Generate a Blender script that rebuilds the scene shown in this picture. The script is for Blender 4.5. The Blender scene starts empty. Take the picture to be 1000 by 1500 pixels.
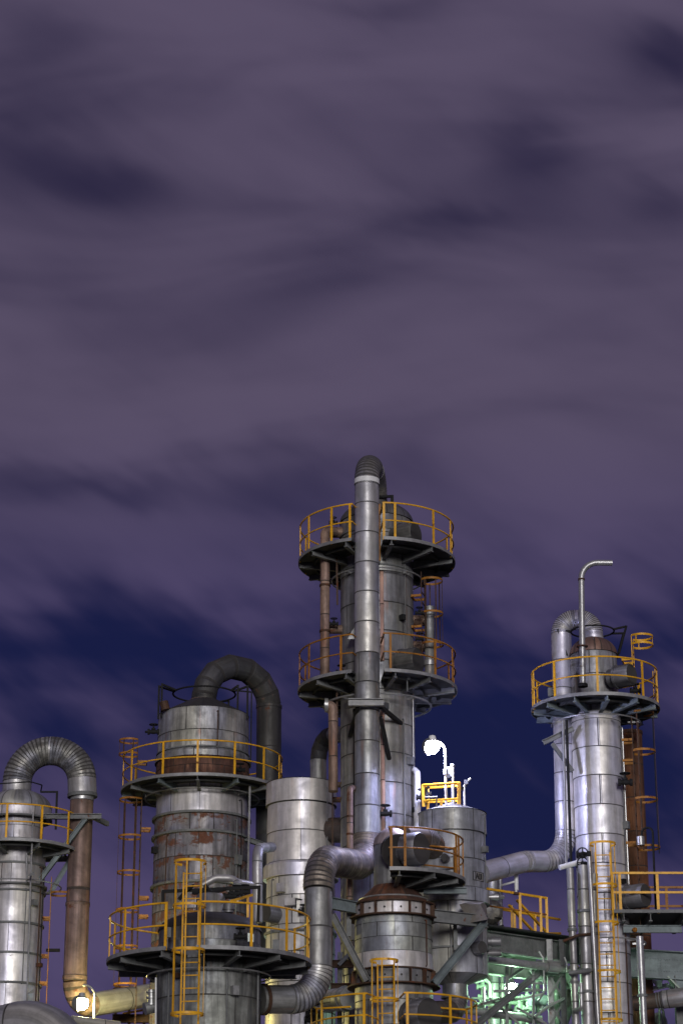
import bpy, math, random
from mathutils import Vector, Matrix
random.seed(7)
S = bpy.context.scene
COL = S.collection
PI = math.pi
rad = math.radians
# ------------------------------------------------------------------ camera
FPX, PITCH, CZ = 3400.0, rad(19.8), 1.7
cd = bpy.data.cameras.new('camera'); cam = bpy.data.objects.new('camera', cd); COL.objects.link(cam)
cam.location = (0, 0, CZ); cam.rotation_euler = (rad(90) + PITCH, 0, 0)
cd.sensor_fit = 'VERTICAL'; cd.sensor_height = 36; cd.lens = 36 * FPX / 1500
cd.clip_start = .5; cd.clip_end = 6000
S.camera = cam
S.render.resolution_x, S.render.resolution_y = 682, 1024
cp, sp = math.cos(PITCH), math.sin(PITCH)

def P(px, py, Y):
    a, b = (px - 500) / FPX, (750 - py) / FPX
    d = Vector((a, cp - b * sp, sp + b * cp))
    t = Y / d.y
    return Vector((d.x * t, Y, CZ + d.z * t))

def MPP(py, Y):
    p = P(500, py, Y)
    return (p.y * cp + (p.z - CZ) * sp) / FPX

class Axis:
    def __init__(s, px, py, Y):
        s.Y = Y; s.X = P(px, py, Y).x
    def z(s, py): return P(500, py, s.Y).z
    def zf(s, py, r): return P(500, py, s.Y - r).z
    def r(s, n, py): return n * MPP(py, s.Y)
    def pt(s, r, a, z):
        a = rad(a)
        return Vector((s.X + r * math.sin(a), s.Y - r * math.cos(a), z))

# ------------------------------------------------------------------ mesh builder
class MB:
    def __init__(s): s.v = []; s.f = []; s.uv = []; s.sm = []
    def face(s, idx, uv=None, smooth=False):
        s.f.append(tuple(idx)); s.uv.append(uv or [(0, 0)] * len(idx)); s.sm.append(smooth)
    def hexa(s, c8):
        b = len(s.v); s.v += [Vector(c) for c in c8]
        for q in ((3, 2, 1, 0), (4, 5, 6, 7), (0, 1, 5, 4), (1, 2, 6, 5), (2, 3, 7, 6), (3, 0, 4, 7)):
            p = [s.v[b + i] for i in q]
            w = (p[1] - p[0]).length; h = (p[2] - p[1]).length
            s.face([b + i for i in q], [(0, 0), (w, 0), (w, h), (0, h)])
        return s
    def box(s, c, sx, sy, sz, rz=0):
        c = Vector(c); m = Matrix.Rotation(rz, 3, 'Z'); o = []
        for dz in (-.5, .5):
            for dx, dy in ((-.5, -.5), (.5, -.5), (.5, .5), (-.5, .5)):
                o.append(c + m @ Vector((dx * sx, dy * sy, dz * sz)))
        return s.hexa(o)
    def bar(s, p0, p1, w, h, up=(0, 0, 1)):
        p0, p1 = Vector(p0), Vector(p1); d = (p1 - p0).normalized(); up = Vector(up)
        if abs(d.dot(up)) > .98: up = Vector((0, 1, 0))
        x = d.cross(up).normalized(); y = x.cross(d).normalized(); o = []
        for p in (p0, p1):
            for a, b in ((-.5, -.5), (.5, -.5), (.5, .5), (-.5, .5)):
                o.append(p + x * w * a + y * h * b)
        return s.hexa(o)
    def ibeam(s, p0, p1, w, h, t=.02, up=(0, 0, 1)):
        p0, p1 = Vector(p0), Vector(p1); d = (p1 - p0).normalized(); up = Vector(up)
        if abs(d.dot(up)) > .98: up = Vector((0, 1, 0))
        x = d.cross(up).normalized(); y = x.cross(d).normalized()
        s.bar(p0, p1, t, h - 2 * t, y)
        k = (h - t) / 2
        s.bar(p0 + y * k, p1 + y * k, w, t, y); s.bar(p0 - y * k, p1 - y * k, w, t, y)
        return s
    def tube(s, pts, r, seg=20, caps=True, vs=None, uscale=None):
        pts = [Vector(p) for p in pts]; n = len(pts)
        rr = r if isinstance(r, (list, tuple)) else [r] * n
        T = []
        for i in range(n):
            d = pts[min(i + 1, n - 1)] - pts[max(i - 1, 0)]
            T.append(d.normalized() if d.length > 1e-9 else (T[-1] if T else Vector((0, 0, 1))))
        t0 = T[0]; a = Vector((0, 1, 0)) if abs(t0.y) < .9 else Vector((1, 0, 0))
        X = t0.cross(a).normalized(); b0 = len(s.v); L = 0; lv = []
        um = uscale or max(rr)
        for i in range(n):
            if i:
                q = T[i - 1].rotation_difference(T[i]); X = q @ X; L += (pts[i] - pts[i - 1]).length
            Y = T[i].cross(X).normalized()
            lv.append(vs[i] if vs else L)
            for k in range(seg):
                a = 2 * PI * k / seg
                s.v.append(pts[i] + (X * math.cos(a) + Y * math.sin(a)) * rr[i])
        for i in range(n - 1):
            for k in range(seg):
                k2 = (k + 1) % seg; u0 = 2 * PI * k / seg * um; u1 = 2 * PI * (k + 1) / seg * um
                s.face([b0 + i * seg + k, b0 + i * seg + k2, b0 + (i + 1) * seg + k2, b0 + (i + 1) * seg + k],
                       [(u0, lv[i]), (u1, lv[i]), (u1, lv[i + 1]), (u0, lv[i + 1])], True)
        if caps:
            s.face([b0 + k for k in range(seg)][::-1], [(0, lv[0] + .4)] * seg)
            s.face([b0 + (n - 1) * seg + k for k in range(seg)], [(0, lv[-1] + .4)] * seg)
        return s
    def cyl(s, p0, p1, r, seg=16): return s.tube([p0, p1], r, seg)
    def lathe(s, ax, prof, seg=64, uref=None):
        """prof: (radius, z, v) from top to bottom around a vertical axis"""
        b0 = len(s.v); um = uref or max(p[0] for p in prof)
        for r, z, v in prof:
            for k in range(seg):
                a = 2 * PI * k / seg
                s.v.append(Vector((ax.X + r * math.sin(a), ax.Y - r * math.cos(a), z)))
        for i in range(len(prof) - 1):
            for k in range(seg):
                k2 = (k + 1) % seg
                u0 = 2 * PI * k / seg * um; u1 = 2 * PI * (k + 1) / seg * um
                s.face([b0 + i * seg + k, b0 + (i + 1) * seg + k, b0 + (i + 1) * seg + k2, b0 + i * seg + k2],
                       [(u0, prof[i][2]), (u0, prof[i + 1][2]), (u1, prof[i + 1][2]), (u1, prof[i][2])], True)
        return s
    def band(s, ax, r0, r1, z0, z1, a0=0, a1=360, n=None):
        """ring or ring sector of rectangular section, angles in degrees from the front, to the right"""
        n = n or max(3, int(abs(a1 - a0) / 6)); full = abs(a1 - a0) >= 359.9; b = len(s.v)
        for i in range(n + 1):
            a = a0 + (a1 - a0) * i / n
            for r, z in ((r0, z0), (r1, z0), (r1, z1), (r0, z1)): s.v.append(ax.pt(r, a, z))
        for i in range(n):
            u0 = rad(a0 + (a1 - a0) * i / n) * r1; u1 = rad(a0 + (a1 - a0) * (i + 1) / n) * r1
            for k in range(4):
                k2 = (k + 1) % 4; w = (0, r1 - r0, r1 - r0 + z1 - z0, 0)
                s.face([b + i * 4 + k, b + i * 4 + k2, b + i * 4 + 4 + k2, b + i * 4 + 4 + k],
                       [(u0, w[k]), (u0, w[k2]), (u1, w[k2]), (u1, w[k])])
        if not full:
            s.face([b + 3, b + 2, b + 1, b]); s.face([b + n * 4 + k for k in range(4)])
        return s
    def ball(s, c, r, seg=16, rings=8):
        c = Vector(c); A = Axis.__new__(Axis); A.X, A.Y = c.x, c.y
        return s.lathe(A, [(max(.001, r * math.sin(PI * i / rings)), c.z + r * math.cos(PI * i / rings), i / rings) for i in range(rings + 1)], seg)
    def build(s, name, mat, parent=None, loc=None):
        o0 = WL.get(parent.name, Vector()) if parent else Vector(loc or (0, 0, 0))
        me = bpy.data.meshes.new(name)
        me.from_pydata([v - o0 for v in s.v], [], s.f)
        uvl = me.uv_layers.new(name='UVMap'); flat = []
        for u in s.uv:
            for a in u: flat += a
        uvl.data.foreach_set('uv', flat)
        me.polygons.foreach_set('use_smooth', s.sm)
        me.materials.append(mat); me.update()
        me.set_sharp_from_angle(angle=rad(32))
        o = bpy.data.objects.new(name, me); COL.objects.link(o)
        WL[o.name] = o0
        if parent: o.parent = parent
        else: o.location = o0
        return o
WL = {}

def tag(o, label, cat, group=None):
    o['label'] = label; o['category'] = cat; o['kind'] = 'thing'
    if group: o['group'] = group
    return o
def thing(name, label, cat, loc, group=None):
    o = bpy.data.objects.new(name, None); COL.objects.link(o); o.location = loc; o.empty_display_size = .3
    WL[o.name] = Vector(loc)
    return tag(o, label, cat, group)

def fillet(pts, rs, n=8):
    """polyline with rounded corners; returns list of runs [('s'|'b', [points])]"""
    pts = [Vector(p) for p in pts]; runs = []; cur = pts[0]
    for i in range(1, len(pts) - 1):
        p = pts[i]; d0 = (pts[i - 1] - p).normalized(); d1 = (pts[i + 1] - p).normalized()
        r = rs[i - 1] if isinstance(rs, (list, tuple)) else rs
        nn = n[i - 1] if isinstance(n, (list, tuple)) else n
        ang = d0.angle(d1); tl = r / math.tan(ang / 2)
        a = p + d0 * tl; b = p + d1 * tl
        c = p + (d0 + d1).normalized() * (r / math.sin(ang / 2))
        if (a - cur).length > 1e-3: runs.append(('s', [cur, a]))
        va, vb = a - c, b - c; tot = va.angle(vb); axis = va.cross(vb).normalized()
        runs.append(('b', [c + Matrix.Rotation(tot * (k + (random.uniform(-.14, .14) if 0 < k < nn else 0)) / nn, 3, axis) @ va for k in range(nn + 1)]))
        cur = b
    if (pts[-1] - cur).length > 1e-3: runs.append(('s', [cur, pts[-1]]))
    return runs
def flat(runs):
    o = []
    for _, p in runs:
        for q in p:
            if not o or (q - o[-1]).length > 1e-4: o.append(q)
    return o
def lobster(pts, r, lap=.018, seg=32):
    """segmented elbow: every piece overlaps the next a little; v counts the pieces"""
    q, rr, vs = [], [], []
    for i in range(len(pts) - 1):
        a, b = pts[i], pts[i + 1]
        q += [a.lerp(b, .015), a.lerp(b, .5), a.lerp(b, .985)]; rr += [r * (1 + lap), r * (1 + lap * .15), r * (1 - lap * .6)]
        vs += [i + .0, i + .5, i + 1.0]
    return MB().tube(q, rr, seg, True, vs)

# ------------------------------------------------------------------ materials
class NT:
    def __init__(s, name):
        s.m = bpy.data.materials.new(name); s.m.use_nodes = True
        s.t = s.m.node_tree; s.b = s.t.nodes['Principled BSDF']
    def n(s, k, **kw):
        x = s.t.nodes.new(k)
        for a, b in kw.items(): setattr(x, a, b)
        return x
    def l(s, a, b): s.t.links.new(a, b)
    def setin(s, node, key, val):
        if hasattr(val, 'is_output') or isinstance(val, bpy.types.NodeSocket): s.l(val, node.inputs[key])
        else: node.inputs[key].default_value = val
    def math(s, op, a, b=0, c=0, clamp=False):
        x = s.n('ShaderNodeMath', operation=op, use_clamp=clamp)
        s.setin(x, 0, a); s.setin(x, 1, b); s.setin(x, 2, c)
        return x.outputs[0]
    def mix(s, f, a, b, mode='MIX'):
        x = s.n('ShaderNodeMix', data_type='RGBA', blend_type=mode)
        s.setin(x, 0, f); s.setin(x, 6, a); s.setin(x, 7, b)
        return x.outputs[2]
    def mapr(s, v, a, b, c=0., d=1., smooth=True):
        x = s.n('ShaderNodeMapRange', interpolation_type='SMOOTHSTEP' if smooth else 'LINEAR')
        s.setin(x, 0, v); s.setin(x, 1, a); s.setin(x, 2, b); s.setin(x, 3, c); s.setin(x, 4, d)
        return x.outputs[0]
    def noise(s, vec, scale, detail=4, rough=.55, dist=0.):
        x = s.n('ShaderNodeTexNoise'); s.l(vec, x.inputs['Vector'])
        x.inputs['Scale'].default_value = scale; x.inputs['Detail'].default_value = detail
        x.inputs['Roughness'].default_value = rough; x.inputs['Distortion'].default_value = dist
        return x.outputs['Fac']
    def mapping(s, vec, sc=(1, 1, 1), loc=(0, 0, 0)):
        x = s.n('ShaderNodeMapping'); s.l(vec, x.inputs[0]); x.inputs['Scale'].default_value = sc; x.inputs['Location'].default_value = loc
        return x.outputs[0]
def rgb(c): return (c[0], c[1], c[2], 1)
RUST = (.12, .035, .012, 1)

def clad(name, col=(.5, .5, .51), rough=.4, metal=.65, pw=1.3, rust=.25, grime=.6, seam=.018, run=.3, seed=0., var=.19, elbow=False, rustcol=RUST):
    """sheet-metal cladding: uv.x in metres around, uv.y counts courses from the top downwards"""
    N = NT(name); tc = N.n('ShaderNodeTexCoord'); uv = tc.outputs['UV']; ob = N.mapping(tc.outputs['Object'], (1, 1, 1), (seed * 3.1, seed * 1.7, seed))
    sep = N.n('ShaderNodeSeparateXYZ'); N.l(uv, sep.inputs[0])
    fr = N.math('FRACT', sep.outputs[1])
    c = rgb(col)
    if elbow:
        d = N.math('MINIMUM', fr, N.math('SUBTRACT', 1., fr))
        mort = N.mapr(d, .06, .14, 1, 0)
        pn = N.n('ShaderNodeTexWhiteNoise', noise_dimensions='1D'); N.l(N.math('FLOOR', sep.outputs[1]), pn.inputs['W'])
        pv = N.mapr(pn.outputs['Value'], 0, 1, 1 - var, 1 + var, False)
        base = N.mix(1., c, pv, 'MULTIPLY')
    else:
        br = N.n('ShaderNodeTexBrick'); N.l(uv, br.inputs['Vector'])
        for k, v in (('Scale', 1), ('Mortar Size', seam), ('Mortar Smooth', .3), ('Bias', 0), ('Brick Width', pw), ('Row Height', 1)):
            br.inputs[k].default_value = v
        br.inputs['Color1'].default_value = (1 - var, (1 - var) * .985, 1 - var * .8, 1); br.inputs['Color2'].default_value = (1 + var, 1 + var, 1 + var * .75, 1)
        br.inputs['Mortar'].default_value = (1, 1, 1, 1)
        mort = br.outputs['Fac']
        base = N.mix(1., c, br.outputs['Color'], 'MULTIPLY')
    uo = N.mapping(uv, (1, 1, 1), (seed * 5.3, seed * 2.9, 0))
    st = N.noise(N.mapping(uo, (7, .5, 1)), 1, 5, .6)                    # fine runs down the sheets
    st2 = N.noise(N.mapping(uo, (1.8, .22, 1)), 1, 3, .5)                # wide bands
    bl = N.noise(ob, 1.6, 6, .65, .3)
    base = N.mix(1., base, N.mapr(st, .34, .66, 1 - grime * .55, 1 + grime * .18), 'MULTIPLY')
    base = N.mix(1., base, N.mapr(st2, .35, .65, 1 - grime * .42, 1.12), 'MULTIPLY')
    base = N.mix(1., base, N.mapr(bl, .33, .67, 1 - grime * .5, 1.12), 'MULTIPLY')
    tn = N.noise(N.mapping(uo, (1.1, .16, 1), (7, 2, 0)), 1, 2, .5)
    base = N.mix(1., base, N.mix(N.mapr(tn, .36, .62), (.92, .92, 1.07, 1), (1.04, 1.0, .93, 1)), 'MULTIPLY')  # lilac and warm reflections painted into the sheet colour as soft bands
    # warm streaks, rust runs and pinkish reflections painted together, with a course-wise start
    fall = N.mapr(fr, 0, .8, 1, 0)
    rs = N.math('MULTIPLY', N.mapr(N.noise(N.mapping(uo, (4.5, .35, 1), (3, 8, 0)), 1, 4, .6), .56, .7), N.math('MULTIPLY_ADD', fall, .8, .2))
    base = N.mix(N.math('MULTIPLY', rs, run), base, (.36, .17, .1, 1))
    # dirt creeping from the seams
    near = N.math('MULTIPLY', N.mapr(fr, 0, .16, 1, 0), N.mapr(st, .42, .62))
    base = N.mix(N.math('MULTIPLY', near, grime * .55), base, (.05, .045, .04, 1))
    # rust patches
    rn = N.noise(N.mapping(ob, (1, 1, 1.8), (9, 4, 2)), 1.5, 8, .68, .4)
    t = .74 - .3 * rust
    rn = N.math('ADD', rn, N.math('MULTIPLY', N.math('SUBTRACT', N.math('MULTIPLY', fall, N.mapr(st, .35, .65)), .3), .16))
    rf = N.mapr(rn, t, t + .09)
    rc = N.mix(N.noise(ob, 9, 5, .7), (.035, .014, .008, 1), (rustcol[0] * 1.6, rustcol[1] * 1.6, rustcol[2] * 1.6, 1))
    base = N.mix(N.math('MULTIPLY', rf, .9), base, rc)
    base = N.mix(N.math('MULTIPLY', mort, .85), base, (.03, .027, .027, 1))
    N.l(base, N.b.inputs['Base Color'])
    k = N.math('MAXIMUM', rf, mort)
    N.l(N.math('MULTIPLY', N.math('SUBTRACT', 1., k), metal * .8), N.b.inputs['Metallic'])
    rr = N.math('ADD', N.mapr(bl, .3, .7, rough + .2, rough + .03), N.math('MULTIPLY', k, .35), clamp=True)
    N.l(rr, N.b.inputs['Roughness'])
    bu = N.n('ShaderNodeBump'); bu.inputs['Strength'].default_value = .8; bu.inputs['Distance'].default_value = .06
    hh = N.math('MULTIPLY_ADD', mort, -.25, N.math('ADD', N.noise(ob, 1.1, 2, .5), N.math('MULTIPLY', N.noise(ob, 22, 3, .6), .03)))
    N.l(hh, bu.inputs['Height']); N.l(bu.outputs[0], N.b.inputs['Normal'])
    return N.m

def paint(name, col, rough=.5, metal=0., rust=.3, grime=.4, scale=5., seed=0.):
    N = NT(name); tc = N.n('ShaderNodeTexCoord'); ob = N.mapping(tc.outputs['Object'], (1, 1, 1), (seed, seed * 2, 0))
    bl = N.noise(ob, scale * .6, 5, .6); fi = N.noise(ob, scale * 3, 4, .65)
    base = N.mix(1., rgb(col), N.mapr(bl, .3, .7, 1 - grime * .5, 1 + grime * .15), 'MULTIPLY')
    base = N.mix(1., base, N.mapr(fi, .3, .7, 1 - grime * .3, 1.06), 'MULTIPLY')
    rn = N.noise(N.mapping(ob, (1, 1, .6), (5, 1, 7)), scale, 7, .7)
    t = .74 - .3 * rust; rf = N.mapr(rn, t, t + .06)
    rc = N.mix(N.noise(ob, 14, 4, .7), (.03, .012, .008, 1), (.2, .06, .02, 1))
    base = N.mix(N.math('MULTIPLY', rf, .9), base, rc)
    N.l(base, N.b.inputs['Base Color'])
    N.l(N.math('MULTIPLY', N.math('SUBTRACT', 1., rf), metal), N.b.inputs['Metallic'])
    N.l(N.mapr(rf, 0, 1, rough, .85, False), N.b.inputs['Roughness'])
    N.b.inputs['Specular IOR Level'].default_value = .3
    bu = N.n('ShaderNodeBump'); bu.inputs['Strength'].default_value = .3; bu.inputs['Distance'].default_value = .01
    N.l(fi, bu.inputs['Height']); N.l(bu.outputs[0], N.b.inputs['Normal'])
    return N.m
def glow(name, col, strength):
    N = NT(name); N.b.inputs['Base Color'].default_value = rgb(col)
    N.b.inputs['Emission Color'].default_value = rgb(col); N.b.inputs['Emission Strength'].default_value = strength
    return N.m

M = dict(
    bright=clad('bright_cladding', (.62, .62, .64), .4, .6, 1.35, .1, .45, run=.25, seed=1),
    grey=clad('grey_cladding', (.38, .395, .39), .42, .6, 1.1, .12, .6, run=.35, seed=2),
    mid=clad('column_cladding', (.335, .345, .345), .42, .6, 1.6, .14, .6, run=.45, seed=3),
    rusty=clad('rusty_cladding', (.30, .295, .315), .46, .5, .95, .86, .8, run=.5, seed=4, var=.22),
    brown=clad('rusted_plate', (.17, .08, .048), .7, .2, .8, .72, .7, run=.6, seed=5, var=.25),
    dark=clad('dark_vessel_cladding', (.30, .31, .31), .45, .5, 1.2, .15, .75, run=.2, seed=6),
    black=clad('tarred_roof', (.035, .034, .034), .6, .1, 3., .3, .4, run=.2, seed=7, seam=.008),
    duct=clad('duct_cladding', (.46, .47, .48), .38, .65, 9., .08, .5, run=.25, seed=8),
    duct_dark=clad('black_duct_cladding', (.06, .06, .06), .5, .4, 9., .22, .5, run=.4, seed=9, seam=.012),
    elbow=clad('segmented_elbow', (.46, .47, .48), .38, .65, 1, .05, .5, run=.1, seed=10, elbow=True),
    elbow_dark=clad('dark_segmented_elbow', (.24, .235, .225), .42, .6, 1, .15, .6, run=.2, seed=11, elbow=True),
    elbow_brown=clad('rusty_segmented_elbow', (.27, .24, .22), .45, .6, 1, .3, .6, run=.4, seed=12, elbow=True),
    elbow_black=clad('black_segmented_elbow', (.065, .065, .063), .5, .4, 1, .2, .5, run=.3, seed=13, elbow=True),
    pink_pipe=clad('weathered_pipe', (.35, .24, .19), .5, .35, 9., .46, .8, run=.8, seed=14),
    rust_pipe=clad('rust_brown_pipe', (.17, .07, .03), .7, .1, 9., .5, .7, run=.5, seed=15),
    yellow=paint('yellow_paint', (.78, .40, .018), .45, 0, .40, .45, 6, 1),
    orange=paint('rusted_yellow_paint', (.36, .15, .02), .55, 0, .62, .5, 6, 2),
    steel=paint('grey_steel_paint', (.18, .185, .19), .65, .2, .32, .6, 3, 3),
    steel_blue=paint('blue_grey_steel_paint', (.19, .225, .24), .65, .2, .25, .6, 3, 4),
    deck=paint('dark_deck_plate', (.045, .046, .048), .6, .3, .3, .6, 2, 5),
    edge=paint('deck_edge_plate', (.3, .3, .31), .6, .4, .3, .6, 3, 6),
    blacksteel=paint('black_steel', (.016, .016, .017), .8, .2, .25, .4, 6, 7),
    galv=paint('galvanised_pipe', (.42, .42, .43), .4, .6, .2, .5, 5, 8),
    white=paint('white_paint', (.75, .75, .77), .4, 0, .08, .3, 5, 9),
    rustbar=paint('rusty_steel', (.075, .04, .025), .7, .1, .6, .6, 5, 10),
    concrete=paint('concrete', (.28, .28, .27), .85, 0, 0, .5, 1, 11),
    palegreen=paint('pale_green_paint', (.27, .33, .28), .5, .1, .15, .4, 3, 12),
    plate=paint('name_plate', (.45, .5, .46), .4, .3, .05, .2, 9, 13),
    ink=paint('dark_ink', (.03, .03, .03), .6, 0, 0, .2, 9, 14),
)

M['cover'] = clad('cover_sheet', (.3, .3, .29), .42, .55, 1, .08, .7, run=.3, seed=40, elbow=True, var=.05)
M['cover_dark'] = clad('dark_cover_sheet', (.19, .19, .185), .5, .5, 1, .08, .8, run=.2, seed=41, elbow=True, var=.05)
M['peach'] = clad('peach_strip', (.62, .4, .32), .55, .2, 9., .02, .5, run=.3, seed=42)  # peach base colour for the thin strip up the tall tower
# ------------------------------------------------------------------ plant pieces
def shell(T, ax, r, seams, mat, name='shell', lip=.012, seg=72):
    """clad drum: seams are heights from top to bottom"""
    prof = []
    for i in range(len(seams) - 1):
        a, b = seams[i], seams[i + 1]
        prof += [(r - lip, a, i), (r, b, i + 1)]
    return MB().lathe(ax, prof, seg).build(name, mat, T)
def drum(T, ax, r, z1, z0, mat, name, lip=.03, seg=72):
    return MB().lathe(ax, [(r - lip - .1, z1, .02), (r - lip, z1, .03), (r, z1 - lip, .06), (r, z0 + lip, .94), (r - lip, z0, .97), (r - lip - .15, z0, .98)], seg).build(name, mat, T)
def dome(T, ax, r, z0, h, mat, r_top=.05, name='dome', n=10, uref=None):
    t0 = math.acos(min(1, r_top / r))
    prof = [(r * math.cos(t0 * (1 - i / n)), z0 + h * math.sin(t0 * (1 - i / n)) / math.sin(t0), .1 + .8 * i / n) for i in range(n + 1)]
    return MB().lathe(ax, prof, 64, uref or r).build(name, mat, T)
def cone(T, ax, r0, z0, r1, z1, mat, name='cone_roof'):
    return MB().lathe(ax, [(r1, z1, .05), ((r0 + r1) / 2, (z0 + z1) / 2, .5), (r0, z0, .95)], 64, r0).build(name, mat, T)
def stiff(T, ax, r, w, z, h, mat, name='stiffener_ring', ):
    return MB().band(ax, r - .02, r + w, z - h / 2, z + h / 2, 0, 360, 64).build(name, mat, T)
def spray(T, ax, r, z, mat, a0=0, a1=360, t=.022, name='spray_ring'):
    n = 60; m = MB().tube([ax.pt(r, a0 + (a1 - a0) * i / n, z) for i in range(n + 1)], t, 8)
    for k in range(4):
        a = a0 + (a1 - a0) * (k + .5) / 4
        m.bar(ax.pt(r, a, z), ax.pt(r - .35, a, z + .02), .03, .05)
    return m.build(name, mat, T)

def platform(T, ax, z, r_in, r_out, segs, posts, brk, rail='yellow', close=True, hr=1.05, bh=.18, name='platform', mid=.52, chords=()):
    m = MB()
    for a0, a1 in segs: m.band(ax, r_in, r_out, z - .05, z, a0, a1)
    D = m.build(name, M['deck'], T)
    m = MB()
    for a0, a1 in segs: m.band(ax, r_out + .002, r_out + .018, z - .07, z + .025, a0, a1)
    m.build('edge_plate', M['edge'], D)
    for a in brk:
        p0, p1 = ax.pt(r_in - .05, a, z - .05), ax.pt(r_out - .03, a, z - .05)
        t = Vector((math.cos(rad(a)), math.sin(rad(a)), 0)) * .012; dn = Vector((0, 0, -1))
        b = MB()
        b.hexa([p0 + dn * bh * 1.2 - t, p1 + dn * bh * .75 - t, p1 + dn * bh * .75 + t, p0 + dn * bh * 1.2 + t, p0 - t, p1 - t, p1 + t, p0 + t])
        b.bar(p0 + dn * (bh * 1.2 + .012), p1 + dn * (bh * .75 + .012), .11, .022)
        b.build('bracket', M['steel_blue'] if int(a) % 2 else M['steel'], D)
    for a0, a1 in segs:
        rm = r_in + (r_out - r_in) * .62
        MB().band(ax, rm - .03, rm + .03, z - .05 - bh * .5, z - .05, a0, a1).build('ring_beam', M['deck'], D)
        for c0, c1 in chords:
            if a0 <= c0 and c1 <= a1:
                zz = z - .06 - bh * 1.25
                MB().ibeam(ax.pt(r_out - .08, c0, zz), ax.pt(r_out - .08, c1, zz), .1, bh * .8).build('chord_beam', M['steel_blue'], D)
    R = r_out - .03
    for a in posts:
        a += random.uniform(-.7, .7); ar = rad(a); c = ax.pt(R, a, z + hr / 2 - .04)
        MB().box(c, .065, .03, hr + .06, ar).build('railing_post', M[rail], D)
    top, midm = MB(), MB()
    for a0, a1 in segs:
        n = max(4, int(abs(a1 - a0) / 5))
        for mm, h, t in ((top, hr, .025), (midm, mid, .022)):
            pts = [ax.pt(R, a0 + (a1 - a0) * i / n, z + h) for i in range(n + 1)]
            if close and abs(a1 - a0) < 359:
                pts = [ax.pt(r_in + .15, a0, z + h)] + pts + [ax.pt(r_in + .15, a1, z + h)]
            mm.tube(pts, t, 8)
    top.build('top_rail', M[rail], D); midm.build('mid_rail', M[rail], D)
    return D

def ladder(T, ax, ang, rd, z0, z1, hoops=(), w=.42, cr=.36, rail='yellow', step=.3, bars=5, brz=(), rungs='orange', off=0., bar=None):
    n = Vector((math.sin(rad(ang)), -math.cos(rad(ang)), 0)); t = Vector((-n.y, n.x, 0))
    c = Vector((ax.X, ax.Y, 0)) + n * rd + t * off; m = MB(); Z = Vector((0, 0, 1))
    for s in (-1, 1): m.bar(c + t * s * w / 2 + Z * z0, c + t * s * w / 2 + Z * z1, .042, .022, n)
    z = z0 + .1
    while z < z1 - .02:
        m.cyl(c - t * w / 2 + Z * z, c + t * w / 2 + Z * z, .016, 6); z += step
    L = m.build('ladder', M[bar or rail], T)
    if hoops:
        A = Axis.__new__(Axis); cc = c + n * cr * .75; A.X, A.Y = cc.x, cc.y
        for h in hoops: MB().band(A, cr - .012, cr, h - .03, h + .03, ang - 138, ang + 138, 30).build('cage_hoop', M[rail], L)
        for k in range(bars):
            a = ang - 110 + 220 * k / (bars - 1)
            MB().bar(A.pt(cr - .018, a, min(hoops)), A.pt(cr - .018, a, max(hoops)), .036, .012, (math.sin(rad(a)), -math.cos(rad(a)), 0)).build('cage_bar', M[bar or rail], L)
    for z in brz:
        b = MB()
        for s in (-1, 1): b.bar(c + t * s * w / 2 + Z * z, c + t * s * w / 2 - n * .3 + Z * z, .04, .07)
        b.bar(c - t * w / 2 - n * .29 + Z * z, c + t * w / 2 - n * .29 + Z * z, .03, .07)
        b.build('ladder_bracket', M[rail], L)
    return L

def manway(T, p, d, r, L, mat, name='manway'):
    p, d = Vector(p), Vector(d).normalized()
    m = MB().tube([p, p + d * (L * .3), p + d * (L * .3), p + d * (L * .38), p + d * (L * .38), p + d * (L - .05), p + d * L],
                  [r * .8, r * .8, r * 1.04, r * 1.04, r * .97, r * .97, r * .9], 28, True, [.2, .3, .32, .36, .4, .6, .62])
    return m.build(name, M['cover_dark'] if mat is M['dark'] else M['cover'], T)

def valve(T, p, s=.16, up=(0, 0, 1), name='valve', m='blacksteel'):
    mt = M[m]
    p = Vector(p); up = Vector(up); m = MB()
    side = Vector((1, 0, 0)) if abs(up.x) < .5 else Vector((0, 0, 1))
    m.tube([p - side * s * 1.4, p - side * s * .9, p - side * s * .9, p, p + side * s * .9, p + side * s * .9, p + side * s * 1.4],
           [s * .75, s * .75, s * .45, s * .6, s * .45, s * .75, s * .75], 10)
    m.cyl(p, p + up * s * 1.8, s * .2, 8); m.cyl(p + up * s * .5, p + up * s * .9, s * .5, 10)
    v = m.build(name, mt, T)
    o = p + up * s * 1.8
    a = side; b = up.cross(side); pts = [o + (a * math.cos(2 * PI * k / 16) + b * math.sin(2 * PI * k / 16)) * s for k in range(17)]
    w = MB().tube(pts, s * .13, 6); w.cyl(o - a * s, o + a * s, s * .1, 6); w.cyl(o - b * s, o + b * s, s * .1, 6)
    w.build('hand_wheel', mt, v)
    return v

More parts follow.
